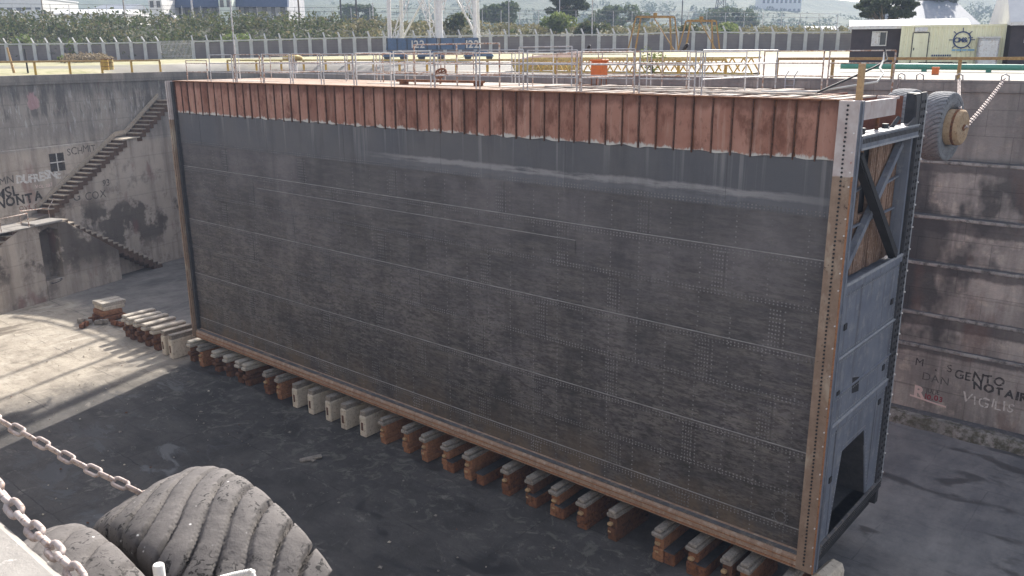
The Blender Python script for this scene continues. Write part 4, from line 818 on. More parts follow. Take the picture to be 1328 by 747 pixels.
# ------------------------------------------------------------------ tyres
def tyre(name, c, axis, Rr, wd, mat, label, lugs=46, skew=1.0, inner=.55, gd=.055, sag=0):
    ax = Vector(axis).normalized(); u = Vector((0, 0, 1)); u = (u-ax*u.dot(ax)).normalized(); v = ax.cross(u)
    e = thing(name, c, label, 'tyre'); nt, nl = lugs*20, 34; vs = []; fs = []; c = Vector(c)
    prof = []
    for j in range(nl+1): prof.append((-1+2*j/nl, None))
    cols = [-1.3, -1.2, -1.1, -1.04]+[-1+2*j/nl for j in range(nl+1)]+[1.04, 1.1, 1.2, 1.3]
    for i in range(nt):
        th = 2*math.pi*i/nt
        for t_ in cols:
            a = abs(t_); tc_ = max(-1, min(1, t_))
            ph = (th*lugs/(2*math.pi)+skew*tc_*1.1+.35*math.sin(tc_*2.2)+.06*mn.noise(Vector((th*lugs*.16, 0, 7)))) % 1.0
            gm = 1-sm(.05, .085, min(ph, 1-ph))
            g = gd*gm*(.38+.85*sm(.1, .75, a))+gd*gm*.5*sm(.8, 1., a)
            rd = .003*math.cos(2*math.pi*ph)
            r_ = Rr-.02*tc_**8-.022*tc_*tc_-g-rd+.004*mn.noise(Vector((th*6, t_*3, lugs)))+.002*mn.noise(Vector((th*25, t_*9, lugs)))
            axl = tc_*wd/2
            if a > 1: r_ = Rr-.06-g*.5-(a-1)*.55; axl = math.copysign(wd/2+.018*sm(1, 1.06, a)-.035*gm-.03*(a-1.04), t_)
            p = c+ax*axl+(u*math.cos(th)+v*math.sin(th))*r_; vs.append(p)
    m = len(cols)
    for i in range(nt):
        for j in range(m-1): fs.append((i*m+j, i*m+j+1, ((i+1) % nt)*m+j+1, ((i+1) % nt)*m+j))
    mb = MB(); mb.add(vs, fs, 0, True); o_ = mb.build('tread', mat, e); fixnormals(o_)
    for sgn in (-1, 1):
        vs = []; fs = []; pf = [(.86, Rr-.12), (.98, Rr-.2), (1.0, Rr*.8), (1.04, Rr*.72), (.98, Rr*.64), (.8, Rr*inner), (.5, Rr*inner+.02), (.5, Rr*.8), (.0, Rr*.86)]; k = len(pf); nn = 96
        for i in range(nn):
            th = 2*math.pi*i/nn
            for w_, r_ in pf: vs.append(c+ax*(sgn*w_*wd/2)+(u*math.cos(th)+v*math.sin(th))*r_)
        for i in range(nn):
            for j in range(k-1): fs.append((i*k+j, i*k+j+1, ((i+1) % nn)*k+j+1, ((i+1) % nn)*k+j))
        mb = MB(); mb.add(vs, fs, 0, True); o_ = mb.build('sidewall', mat, e); fixnormals(o_)
    return e
tyre('tyre_fender', (5.048, -22.796, 13.571), (.01, 1, .174), .872, .532, 'rubber_dusty', 'large dusty worn lugged tyre hung nearest the dock, beyond the smoother tyre', 36, .9, gd=.05)
tyre('tyre_fender', (5.10, -23.375, 13.59), (.01, 1, .174), .862, .41, 'rubber_dusty', 'smoother dusty tyre wedged between the big lugged tyre and the quay wall', 26, .6, gd=.018)
tc = Vector((-.45, 10.4, 13.62))
tyre('tyre_fender', tc, (1, -.1, 0), 1.28, .75, 'rubber_grey', 'big grey tyre with a wooden drum through it, behind the gate right end', 44, .9, inner=.5)
tyre('tyre_fender', tc+Vector((-1.3, -.2, .12)), (1, -.1, 0), 1.24, .8, 'rubber_grey', 'dark tyre behind the gate end column, left of the drum tyre', 44, .9, inner=.6)
hb = thing('fender_drum', tc+Vector((.7, 0, 0)), 'weathered brown wooden drum sticking out of the grey fender tyre', 'drum')
mb = MB(); a_ = Vector((1, -.1, 0)).normalized(); mb.tube([tc-a_*.5, tc+a_*.2, tc+a_*.75, tc+a_*.8], [.66, .66, .64, .58], 28); mb.build('drum_body', 'barrel', hb); mb = MB(); mb.tube([tc+a_*.56, tc+a_*.64], .665, 28); mb.tube([tc+a_*.81, tc+a_*.84], .12, 12); mb.build('hoop', 'rust', hb)
# chains ----------------------------------------------------------
def chain(label, pts, link, wire, mat='chain', nseg=7):
    # resample to equal steps
    P_ = [Vector(p) for p in pts]; e = MB(); step = link-2*wire*1.05; L = [0]
    for a, b in zip(P_, P_[1:]): L.append(L[-1]+(b-a).length)
    n = int(L[-1]/step); 
    def ev(s_):
        for i in range(len(P_)-1):
            if s_ <= L[i+1] or i == len(P_)-2: return P_[i]+(P_[i+1]-P_[i])*((s_-L[i])/(L[i+1]-L[i]))
    for i in range(n):
        a, b = ev(i*step), ev((i+1)*step); d = (b-a).normalized(); mid = (a+b)/2
        r_ = d.cross(Vector((0, 0, 1)))
        if r_.length < .05: r_ = Vector((1, 0, 0))
        r_.normalize(); w_ = d.cross(r_); an = (0.6 if i % 2 else 0.6+math.pi/2); sd = r_*math.cos(an)+w_*math.sin(an)
        hw = link*.28-wire; hl = link/2-wire-hw; ring = []
        for k in range(nseg): t_ = -math.pi/2+math.pi*k/(nseg-1); ring.append(mid+d*(hl+hw*math.cos(t_))+sd*hw*math.sin(t_))
        for k in range(nseg): t_ = math.pi/2+math.pi*k/(nseg-1); ring.append(mid+d*(-hl+hw*math.cos(t_))+sd*hw*math.sin(t_))
        ring.append(ring[0]); e.tube(ring, wire, 7, cap=False)
    o_ = e.build('chain', mat, None, 0, P_[0]); return tag(o_, label, 'chain')
c0, c1 = Vector((3.9, -23.2, 14.6)), at(186, 641, 1, -22.95)
p0_ = at(-60, 522, 1, -23.35); pm = at(0, 545, 1, -23.25); pq = at(95, 598, 1, -23.1)
chain('grey link chain stretched across to the large dusty tyre', [p0_, pm, pq, c1, c1+Vector((.12, .02, -.12))], .1, .0095)
a0 = at(-30, 606, 1, -23.80); pts = [a0, at(0, 637, 1, -23.79), at(18, 660, 1, -23.79), at(40, 684, 1, -23.79), at(62, 705, 1, -23.79), at(90, 735, 1, -23.8)]
chain('heavier link chain hanging along the near concrete quay edge', pts+[at(112, 765, 1, -23.8), at(130, 800, 1, -23.8)], .092, .0095)
hs = tc+Vector((.7, 0, .7))
def sagp(a, b, s_, n=10): a, b = Vector(a), Vector(b); return [a+(b-a)*(i/n)-Vector((0, 0, s_*4*(i/n)*(1-i/n))) for i in range(n+1)]
qa = at(1244, 103, 2, 15.1); qa = Vector((qa.x, 21.6, 15.05)) if abs(qa.y-21.6) < 30 else qa
def qe(x): q = at(x, 102, 1, 21.6); return Vector((q.x, 21.6, 15.08))
chain('pale chain from the fender drum up to the quay edge, the steeper of two', sagp(tc+a_*.6+Vector((0, 0, .66)), qe(1244), .15), .3, .027, 'chain', 6)
chain('long pale chain from the fender drum to the quay edge, running far right', sagp(tc+a_*.85, qe(1303), .1), .3, .027, 'chain', 6)
chain('short pale chain hanging down the dock wall beside the gate hoses', [qe(1168), qe(1168)+Vector((0, -.25, -.1)), qe(1167)+Vector((0, -.3, -2.2))], .28, .025, 'chain', 6)
for i, x in enumerate((1168, 1243, 1303, 1192)):
    q = qe(x); mb = MB(); mb.tube([q+Vector((-.16, .15, -.08)), q+Vector((-.16, .1, .12)), q+Vector((0, .05, .22)), q+Vector((.16, .1, .12)), q+Vector((.16, .15, -.08))], .035, 7)
    tag(mb.build('mooring_hook', 'galv', None, 0, q), ('mooring hook on the quay edge above the short hanging chain', 'mooring hook holding the steeper fender chain on the quay edge', 'mooring hook holding the long right fender chain on the quay edge', 'empty mooring hook on the quay edge between the chains')[i], 'hook')
q = at(206, 739, 1, -23.32); mb = MB(); mb.tube([q-Vector((0, 0, .08)), q+Vector((0, 0, .018)), q+Vector((0, 0, .023))], [.021, .021, .017], 16); tag(mb.build('pipe_stub', 'white_paint', None, 0, Vector((0, 0, 0))), 'short white pipe stub poking up between the two near tyres', 'pipe')
mb = MB(); rp_ = [at(255, 762, 1, -23.1), at(285, 752, 1, -23.15), at(305, 747, 1, -23.17), at(326, 743, 1, -23.17)]; rl = []
for k in range(60):
    u_ = k/59*2.999; a, b = rp_[int(u_)], rp_[int(u_)+1]; rl.append(a.lerp(b, u_ % 1))
for ph in (0, 2.09, 4.19): mb.tube([p+Vector((0, math.cos(k*.75+ph), math.sin(k*.75+ph)))*.009 for k, p in enumerate(rl)], .0085, 6)
mb.tube([rl[-1], rl[-1]+Vector((.03, .0, -.05))], .012, 6); tag(mb.build('rope', 'rope', None, 0, Vector((0, 0, 0))), 'white rope end lying on the near dusty tyre', 'rope')

# ------------------------------------------------------------------ quay furniture
def polyoff(off, s0=None):
    return [EDGE[i]+outn(i)*off for i in range(len(EDGE))]
def resample(pts, step):
    out = [pts[0].copy()]; acc = 0
    for a, b in zip(pts, pts[1:]):
        L = (b-a).length; t_ = step-acc
        while t_ <= L: out.append(a+(b-a)*(t_/L)); t_ += step
        acc = (acc+L) % step
    return out
qr = resample(polyoff(.75), 3.1)
def scrx(p): d = Vector((p.x, p.y, 15.5))-CW; return 664+FPX*d.dot(R2)/d.dot(FW) if d.dot(FW) > 1 else -999
def quayrail(sel, label, top, post, h=1.0):
    e = thing('quay_railing', (sel[0].x, sel[0].y, ZQ), label, 'railing')
    for p in sel:
        mb = MB(); mb.box((p.x-.07, p.y-.07, ZQ), (p.x+.07, p.y+.07, ZQ+h-.07)); mb.build('rail_post', post, e, .01)
    mb = MB()
    for a, b in zip(sel, sel[1:]): mb.bar((a.x, a.y, ZQ+h), (b.x, b.y, ZQ+h), .2, .14)
    mb.build('rail_beam', top, e, .01); return e
Lr = [p for p in qr if -150 < scrx(p) < 246 and p.y < 20]; Cr = [p for p in qr if 262 < scrx(p) < 985 and p.y > 12]; Rr_ = [p for p in qr if 990 < scrx(p) < 1500 and p.y > 12]
quayrail(Lr, 'yellow and brown quay railing on the left wall above the graffiti', 'brown_beam', 'yellow')
quayrail(Cr, 'thin yellow quay railing behind the gate deck railings', 'yellow_pale', 'yellow', .95)
quayrail(Rr_, 'brown timber quay railing in front of the cream container', 'brown_beam', 'brown_beam', 1.0)
# yellow truss gangway with two hoops
ga = at(690, 80, 1, 24.6); gb = at(978, 80, 1, 24.2); gx0, gx1 = ga.x, gb.x
gw = thing('gangway', ((gx0+gx1)/2, 24.5, ZQ), 'long yellow lattice gangway with two tall hoops lying on the far quay', 'gangway')
mb = MB(); n_ = 14
for y in (24.1, 25.1):
    mb.bar((gx0, y, ZQ+1.05), (gx1, y, ZQ+1.05), .1, .1); mb.bar((gx0, y, ZQ+.12), (gx1, y, ZQ+.12), .1, .1)
mb.build('chord', 'yellow_pale', gw)
for y in (24.1, 25.1):
    mb = MB()
    for k in range(n_):
        a = gx0+(gx1-gx0)*k/n_; b = gx0+(gx1-gx0)*(k+.5)/n_; c_ = gx0+(gx1-gx0)*(k+1)/n_
        mb.bar((a, y, ZQ+.12), (b, y, ZQ+1.05), .07, .07); mb.bar((b, y, ZQ+1.05), (c_, y, ZQ+.12), .07, .07)
    mb.build('lattice_web', 'yellow', gw)
mb = MB(); mb.box((gx0, 24.16, ZQ+.17), (gx1, 25.04, ZQ+.22)); mb.build('gangway_floor', 'galv', gw)
for (xa, xb, xc, xd, yt) in ((828, 872, 819, 875, 22), (893, 926, 884, 929, 27)):
    mb = MB(); A, B = at(xa, yt, 1, 24.6), at(xb, yt, 1, 24.6); C_, E_ = at(xc, 66, 1, 24.6), at(xd, 66, 1, 24.6)
    for y in (24.15, 25.05):
        f_ = lambda p, z: Vector((p.x, y+(24.6-y)*.4*(z-ZQ-1)/2.2, p.z))
        mb.bar(f_(C_, 16), f_(A, 18), .08, .08); mb.bar(f_(E_, 16), f_(B, 18), .08, .08)
    mb.bar(A, B, .5, .12); mb.bar(A*.55+B*.45, E_, .05, .05); mb.tube([A*.5+B*.5-Vector((0, .0, 0)), A*.5+B*.5+Vector((0, 0, .25))], .12, 8); mb.build('hoop_frame', 'brown_beam', gw)
# crane portal base
cb = D(564, 84, 80); zc = gz(cb.x, cb.y)
cr = thing('dock_crane', (cb.x, cb.y, zc), 'grey lattice portal crane on blue bogies marked 122', 'crane')
ux = HR; uy = HD
def CL(a, b, z): return Vector((cb.x, cb.y, zc))+ux*a+uy*b+Vector((0, 0, z))
PXM = 80/FPX
zr = lambda y: (CW.z+(71.5-y)*PXM)-zc
sill = (( -62*PXM, 6*PXM, '122'), (6.5*PXM, 59*PXM, '122'))
for k, (a, b, tx) in enumerate(sill):
    mb = MB(); mb.prism([CL(a, -.4, zr(64.5)), CL(b, -.4, zr(64.5)), CL(b-.15, -.4, zr(50)), CL(a+.15, -.4, zr(50))], uy*.9)
    o_ = mb.build('sill_beam', 'blue_steel', cr, .02); fixnormals(o_)
    mb = MB(); n_ = 5 if k == 0 else 3
    for j in range(n_+1): s_ = a+.15+(b-a-.3)*j/n_; mb.frame(CL(s_-.04, -.45, zr(64)), ux*.08, uy*.05, Vector((0, 0, zr(50.5)-zr(64))))
    mb.build('sill_rib', 'dark_steel', o_)
    tp = ((543-564)*PXM-.55, zr(62)) if k == 0 else ((611.5-564)*PXM-.45, zr(62)-.02)
    text_mesh(tx, .95, CL(tp[0], -.47, tp[1]), ux, (0, 0, 1), bold=.015).build('number', 'number_white', o_)
for (a, b) in ((497, 530), (541, 578), (601, 641)):
    a, b = (a-564)*PXM, (b-564)*PXM; mb = MB(); mb.prism([CL(a, -.35, .35), CL(b, -.35, .35), CL(b-.1, -.35, zr(71)), CL(b-.7, -.35, zr(66)), CL(a+.7, -.35, zr(66)), CL(a+.1, -.35, zr(71))], uy*.8); o_ = mb.build('bogie', 'blue_steel', cr, .02); fixnormals(o_)
    mb = MB()
    for s_ in (a+.45, b-.45): mb.tube([CL(s_, -.3, .32), CL(s_, .35, .32)], .32, 14)
    mb.build('wheel', 'dark_steel', o_)
HT = 25.
legs = []
for (xb, xt, yb, dy) in ((-57, -55, 50, 0), (7, 5, 50, 0), (53, 50, 50, 0), (-57, -50, 55, 9), (53, 46, 55, 9)):
    mb = MB(); mb.tube([CL(xb*PXM, dy, zr(yb) if not dy else 1.2), CL(xt*PXM, dy*.9, HT)], .34 if xb == 7 else .19, 10); mb.build('leg', 'white_paint', cr)
mb = MB()
def xbr(x0, y0, x1, y1, r=.12, b0=0, b1=0):
    p, q = CL((x0-564)*PXM, b0, zr(y0)), CL((x1-564)*PXM, b1, zr(y1)); d = (q-p).normalized(); sd = d.cross(uy).normalized()*r*1.6
    mb.tube([p+sd, q+sd], .06, 6); mb.tube([p-sd, q-sd], .06, 6); n_ = max(3, int((q-p).length/.6))
    for k in range(n_): a, b = p.lerp(q, k/n_), p.lerp(q, (k+1)/n_); e_ = 1 if k % 2 else -1; mb.tube([a+sd*e_, b-sd*e_], .035, 5)
xbr(513, 50, 530, 5); xbr(530, 5, 548, -45); xbr(568, 50, 547, 0, .14); xbr(547, 0, 527, -48); xbr(562, 49, 561, -60, .16, .5, .5); xbr(621, 50, 600, 0, .16); xbr(600, 0, 580, -48)
xbr(576, 5, 592, -40); xbr(553, 18, 545, -2, .09); xbr(607, 17, 616, -10, .09); xbr(575, 15, 580, -5, .09)
mb.build('lattice_brace', 'white_paint', cr); mb = MB(); mb.tube([CL(-57*PXM, 9, 2), CL(0, 9, 9), CL(53*PXM, 9, 2)], .12, 7); mb.build('lattice_brace', 'white_paint', cr)
mb = MB(); mb.frame(CL(-58*PXM, -.6, HT), ux*7, uy*10, Vector((0, 0, .7))); mb.build('portal_platform', 'galv', cr)
mb = MB(); mb.frame(CL(-2.6, 1.5, HT+.7), ux*4.6, uy*6, Vector((0, 0, 4))); mb.build('machinery_house', 'blue_steel', cr, .1)
# small things on the quay
def drum(px_, py_, d, label, m, cap=None):
    q = D(px_, py_, d); q.z = gz(q.x, q.y); e = thing('bollard' if cap else 'drum', q, label, 'bollard' if cap else 'drum'); mb = MB()
    if cap:
        mb.tube([q, q+Vector((0, 0, .9))], .3, 12); mb.build('bollard_stem', 'white_paint', e); mb = MB(); mb.tube([q+Vector((0, 0, .9)), q+Vector((0, 0, 1.0)), q+Vector((0, 0, 1.2)), q+Vector((0, 0, 1.3))], [.5, .72, .7, .35], 16); mb.build('bollard_cap', m, e)
    else:
        mb.tube([q, q+Vector((0, 0, .85))], .3, 14); mb.build('drum_body', m, e); mb = MB(); mb.tube([q+Vector((0, 0, .28)), q+Vector((0, 0, .32))], .315, 14); mb.tube([q+Vector((0, 0, .56)), q+Vector((0, 0, .6))], .315, 14); mb.tube([q+Vector((0, 0, .83)), q+Vector((0, 0, .88))], .315, 14); mb.build('hoop', 'rust', e)
drum(137, 90, 70, 'yellow steel drum behind the left quay railing', 'yellow'); drum(143, 90, 70.5, 'pale drum beside the yellow drum behind the left railing', 'yellow_pale')
drum(380, 84, 62, 'yellow capped mooring bollard behind the gate railings', 'yellow_pale', 1)
q = D(710, 70, 62); q.z = gz(q.x, q.y); e = thing('skip_cover', q, 'pale orange tarpaulin covered skip behind the gate railings', 'skip')
mb = MB(); mb.prism([q-HR*2.4+Vector((0, 0, .0)), q+HR*2.3+Vector((0, 0, .0)), q+HR*2.5+Vector((0, 0, .9)), q-HR*2.7+Vector((0, 0, .75))], HD*1.6); o_ = mb.build('skip_body', 'yellow_pale', e, .05); fixnormals(o_)
mb = MB(); mb.prism([q-HR*2.75+Vector((0, 0, .77))-HD*.05, q+HR*2.5+Vector((0, 0, .92))-HD*.05, q+HR*2.5+Vector((0, 0, 1.45))-HD*.05, q-HR*1.2+Vector((0, 0, 1.1))-HD*.05], HD*1.7); o_ = mb.build('tarpaulin', 'letter_pink', e, .05); fixnormals(o_)
for i, (px_, y0, y1, d, r_, m) in enumerate(((18, 60, 92, 66, .1, 'timber_warm'), (36, 62, 92, 66, .07, 'black'))):
    q = D(px_, y1, d); q.z = gz(q.x, q.y); mb = MB(); mb.tube([q, q+Vector((0, 0, (y1-y0)*d/FPX))-HR*(.25 if i == 0 else 0)], [r_, r_*.7], 8); tag(mb.build('marker_post', m, None, 0, q), ('leaning brown timber post behind the left quay railing', 'thin black post behind the left quay railing')[i], 'post')

# container, sheds
cu_ = Vector((.94, .341, 0)); cv_ = Vector((-.341, .94, 0)); c0_ = D(1164, 85, 56); c0_.z = gz(c0_.x, c0_.y)-.02
def CN(a, b, z): return c0_+cu_*a+cv_*b+Vector((0, 0, z))
cn = thing('shipping_container', c0_, 'cream shipping container with a lettered blue ship wheel emblem', 'container')
mb = MB(); L_, Hc = 6.06, 2.62; pts = []; n_ = 22
for k in range(n_):
    a = .12+k*(L_-.24)/n_; w_ = (L_-.24)/n_
    pts += [(a, .0), (a+w_*.35, .0), (a+w_*.5, .045), (a+w_*.85, .045)]
pts.append((L_-.12, 0))
vs = [CN(a, b+.03, .15) for a, b in pts]+[CN(a, b+.03, Hc-.12) for a, b in pts]; n2 = len(pts)
mb.add(vs, [(i, i+1, n2+i+1, n2+i) for i in range(n2-1)]); mb.frame(CN(.1, .1, .12), cu_*(L_-.2), cv_*2.2, Vector((0, 0, Hc-.2))); mb.build('side_panel', 'cream', cn)
mb = MB()
for a in (0, L_-.14): mb.frame(CN(a, -.01, 0), cu_*.14, cv_*.14, Vector((0, 0, Hc)))
mb.frame(CN(.141, -.005, Hc-.13), cu_*(L_-.282), cv_*.12, Vector((0, 0, .12))); mb.frame(CN(.141, -.005, 0), cu_*(L_-.282), cv_*.12, Vector((0, 0, .15))); mb.build('corner_frame', 'cream', cn)
mb = MB(); mb.frame(CN(.75, -.03, .12), cu_*.9, cv_*.05, Vector((0, 0, 2.0))); dr = mb.build('door', 'cream', cn, .01)
mb = MB()
for a, z, w_, h_ in ((.7, .1, .05, 2.06), (1.65, .1, .05, 2.06), (.75, 2.13, .9, .05)): mb.frame(CN(a, -.045, z), cu_*w_, cv_*.03, Vector((0, 0, h_)))
mb.frame(CN(.82, -.06, 1.05), cu_*.06, cv_*.03, Vector((0, 0, .16))); mb.build('door_frame', 'dark_steel', dr)
mb = MB(); mb.frame(CN(.8, -.07, 2.22), cu_*.75, cv_*.08, Vector((0, 0, .26))); mb.build('vent_box', 'white_paint', cn)
ec = (3.62, 1.68); mb = MB(); yo = -.02; er = .5
def ring(r0, r1, n=40):
    vs = [CN(ec[0]+r_*math.cos(2*math.pi*k/n), yo, ec[1]+r_*math.sin(2*math.pi*k/n)) for k in range(n) for r_ in (r0, r1)]
    mb.add(vs, [(2*k, 2*k+1, (2*k+3) % (2*n), (2*k+2) % (2*n)) for k in range(n)])
ring(er-.05, er+.03)
for k in range(8):
    a = k*math.pi/4; d_ = cu_*math.cos(a)+Vector((0, 0, math.sin(a))); mb.bar(CN(ec[0], yo+.004, ec[1])+d_*(er+.02), CN(ec[0], yo+.004, ec[1])+d_*(er+.24), .012, .05, cv_.cross(d_))
em = mb.build('emblem', 'logo_blue', cn)
text_mesh('CM&T', .42, CN(ec[0]-.47, yo, ec[1]-.15), cu_, (0, 0, 1), bold=.012, space=.82).build('emblem_text', 'logo_blue', em)
mb = MB()
for a, w_, z in ((3.1, .22, 1.0), (3.36, .3, 1.0), (3.7, .26, 1.0), (4.0, .4, 1.0)): mb.frame(CN(a, -.025, z), cu_*w_, cv_*.008, Vector((0, 0, .1)))
mb.build('emblem_caption', 'sky_blue', cn); mb = MB()
for k in range(9): mb.frame(CN(1.95+k*.13, -.025, .66), cu_*.09, cv_*.008, Vector((0, 0, .11)))
mb.build('stencil_line', 'logo_blue', cn)
ac = thing('utility_cabinet', CN(4.55, -.8, 0), 'grey utility cabinet standing in front of the cream container', 'cabinet'); mb = MB(); mb.frame(CN(4.5, -.85, .05), cu_*1.15, cv_*.7, Vector((0, 0, 1.72))); mb.build('cabinet_body', 'galv', ac, .03); mb = MB(); mb.frame(CN(4.45, -.9, 1.77), cu_*1.25, cv_*.8, Vector((0, 0, .07))); mb.build('cabinet_top', 'white_paint', ac, .01); mb = MB(); mb.frame(CN(4.58, -.86, .2), cu_*.98, cv_*.008, Vector((0, 0, 1.4))); mb.build('cabinet_door', 'white_paint', ac)
mb = MB(); mb.tube([CN(1.2, -.5, .2), CN(3.2, -.5, .22)], .1, 8); mb.tube([CN(3.2, -.5, .22), CN(4.0, -.45, .25)], .06, 8); tag(mb.build('pipe_bundle', 'black', None, 0, Vector((0, 0, 0))), 'dark pipe lying at the foot of the cream container', 'pipe')
gp0, gp1 = D(1090, 85, 50), D(1400, 92, 46); gp0.z = gz(gp0.x, gp0.y)+.3; gp1.z = gz(gp1.x, gp1.y)+.3
mb = MB(); mb.tube([gp0, gp1], .17, 10); 
for k in range(4): p = gp0.lerp(gp1, .1+k*.27); mb.box((p.x-.12, p.y-.12, p.z-.4), (p.x+.12, p.y+.12, p.z-.1))
tag(mb.build('green_pipe', 'green_pipe', None, 0, Vector((0, 0, 0))), 'long green pipe on low supports along the quay before the container', 'pipe')
q = D(1213, 94, 46); q.z = gz(q.x, q.y); mb = MB(); mb.box((q.x-.16, q.y-.12, q.z), (q.x+.16, q.y+.12, q.z+.34)); mb.box((q.x-.18, q.y-.14, q.z+.34), (q.x+.18, q.y+.14, q.z+.4)); tag(mb.build('junction_box', 'orange', None, .01, q), 'small orange junction box on the quay before the green pipe', 'box')
def shed(label, a0, a1, b0, dep_, h, roofh, win, right=False):
    e = thing('brick_shed', CN(a0, b0, 0), label, 'shed'); mb = MB(); mb.frame(CN(a0, b0, -.3), cu_*(a1-a0), cv_*dep_, Vector((0, 0, h+.3))); w_ = mb.build('wall', 'slate', e)
    for a, z, ww, hh in win:
        mb = MB(); mb.frame(CN(a, b0-.05, z), cu_*ww, cv_*.04, Vector((0, 0, .07))); mb.frame(CN(a, b0-.05, z+hh-.07), cu_*ww, cv_*.04, Vector((0, 0, .07)))
        for k in (0, .48, .93): mb.frame(CN(a+ww*k, b0-.052, z+.07), cu_*.06, cv_*.04, Vector((0, 0, hh-.14)))
        f_ = mb.build('window_frame', 'white_paint', w_); mb = MB(); mb.frame(CN(a+.03, b0-.02, z+.03), cu_*(ww-.06), cv_*.015, Vector((0, 0, hh-.06))); mb.build('pane', 'glass', f_)
        mb = MB(); mb.frame(CN(a+.06, b0-.03, z+.08), cu_*(ww*.4), cv_*.006, Vector((0, 0, hh-.16))); mb.build('curtain', 'white_paint', f_)
    mb = MB(); zt = h
    mb.prism([CN(a0-.2, b0-.35, zt), CN(a0-.2, b0-.35, zt+.16), CN(a0-.2, b0+dep_/2, zt+.16+roofh), CN(a0-.2, b0+dep_+.35, zt+.16), CN(a0-.2, b0+dep_+.35, zt)], cu_*(a1-a0+.4)); o_ = mb.build('roof', 'roof_white', e); fixnormals(o_)
    mb = MB(); mb.frame(CN(a0-.2, b0-.38, zt-.06), cu_*(a1-a0+.4), cv_*.03, Vector((0, 0, .2))); mb.build('gutter', 'white_paint', e)
shed('dark brick shed with low white roof and one white window, left of the container', -3.0, 3.9, 1.2, 3.5, 2.5, .42, [(-1.72, 1.35, .95, .95)])
shed('dark brick building with tall white roof at the right edge, beside the container', 6.25, 16, -.6, 8, 2.55, 3.1, [(7.0, 1.45, 1.25, .9), (9.4, 1.45, 1.25, .9)])

# perimeter fence: precast slab panels between posts with raking arms
def fence(label, A, B, n, tilt):
    e = thing('slab_fence', A, label, 'fence'); dx = (B-A)/n; dn = dx.normalized(); nb = Vector((-dn.y, dn.x, 0)); H = 2.15
    pm = MB()
    def gp(k): p = A+dx*k; return Vector((p.x, p.y, gz(p.x, p.y)-.1))
    for k in range(n+1):
        p = gp(k); mb = MB(); mb.frame(p-dn*.2-nb*.12, dn*.4, nb*.24, Vector((0, 0, H+.1)))
        mb.bar(p+Vector((0, 0, H+.1)), p+Vector((0, 0, H+.7))+(-dn*tilt)+nb*.3, .14, .12); mb.build('fence_post', 'fence_post', e)
        if k < n:
            q = gp(k+1); pm.prism([p+dn*.2, q-dn*.2, q-dn*.2+Vector((0, 0, H-.15)), p+dn*.2+Vector((0, 0, H-.15))], nb*.08)
    o_ = pm.build('slab_panel', 'fence_slab', e); fixnormals(o_)
    mb = MB()
    for k in range(n): mb.bar(gp(k)+Vector((0, 0, H)), gp(k+1)+Vector((0, 0, H)), .2, .14)
    mb.build('coping_rail', 'fence_post', e); return e
M['fence_post'] = worn('pale_precast_post', (.5, .49, .49), (.42, .415, .41), (.3, .28, .26), 1.5, .35, rough=.9)
t = NT('precast_slab', .9); x, y, z = t.sep(); c = t.mix(t.ramp(t.noise(.6, 5), (.4, 0.), (.6, 1.)), (.15, .13, .135), (.185, .165, .165)); zw = t.math('FRACT', t.math('MULTIPLY', z, 3.3)); c = t.mix(t.math('MULTIPLY', t.ramp(zw, (.0, 1.), (.12, 0.)), .6), c, (.08, .07, .073)); t.col(c); M['fence_slab'] = t.m
fA, fB = D(-60, 80, 104), D(208, 76, 104); fence('concrete slab fence on the left, beyond the grass strip', fA, fB, 15, .45)
gA, gB = D(252, 74, 103), D(1106, 66, 97); fence('long concrete slab fence running behind the crane to the shed', gA, gB, 43, .25)
e = thing('palisade_gate', fB, 'narrow grey steel palisade gate between the two slab fences', 'gate'); mb = MB(); n_ = 26
for k in range(n_): p = fB.lerp(gA, (k+.5)/n_); z = gz(p.x, p.y); mb.box((p.x-.05, p.y-.02, z), (p.x+.05, p.y+.02, z+2.2))
mb.build('pale', 'galv', e); mb = MB()
for h_ in (.4, 1.8): a, b = fB.copy(), gA.copy(); a.z = gz(a.x, a.y)+h_; b.z = gz(b.x, b.y)+h_; mb.bar(a, b, .06, .08)
mb.build('cross_bar', 'galv', e)

# ------------------------------------------------------------------ vegetation
def leaves(mb, blobs, n, size, seed=1, flat=.5):
    r_ = random.Random(seed); tot = sum(b[3]*b[4]*b[5] for b in blobs)
    for b in blobs:
        k = max(6, int(n*b[3]*b[4]*b[5]/tot))
        for _ in range(k):
            while True:
                u = Vector((r_.uniform(-1, 1), r_.uniform(-1, 1), r_.uniform(-1, 1)))
                if .25 < u.length < 1: break
            u = u.normalized()*(u.length**.45); p = Vector((b[0]+u.x*b[3], b[1]+u.y*b[4], b[2]+u.z*b[5]))+Vector((r_.gauss(0, .12), r_.gauss(0, .12), r_.gauss(0, .12)))*b[3]*.6
            a = Vector((r_.gauss(0, 1), r_.gauss(0, 1), r_.gauss(0, 1))).normalized(); c_ = a.cross(Vector((r_.gauss(0, 1), r_.gauss(0, 1), r_.gauss(0, 1)))).normalized(); s_ = size*r_.uniform(.6, 1.4)
            d_ = a.cross(c_)
            mb.add([p-a*s_, p+c_*s_*.5+d_*s_*.1, p+a*s_, p-c_*s_*.5+d_*s_*.1], [(0, 1, 2, 3)])
KX, KZ = .9643, .93
def bankp(px_, d): # ground point in the direction of a photo column at a distance
    q = CW+HD*d+HR*((px_-664)/FPX*d*KX); return Vector((q.x, q.y, gz(q.x, q.y)))
mb = MB(); m2 = MB(); r_ = random.Random(3)
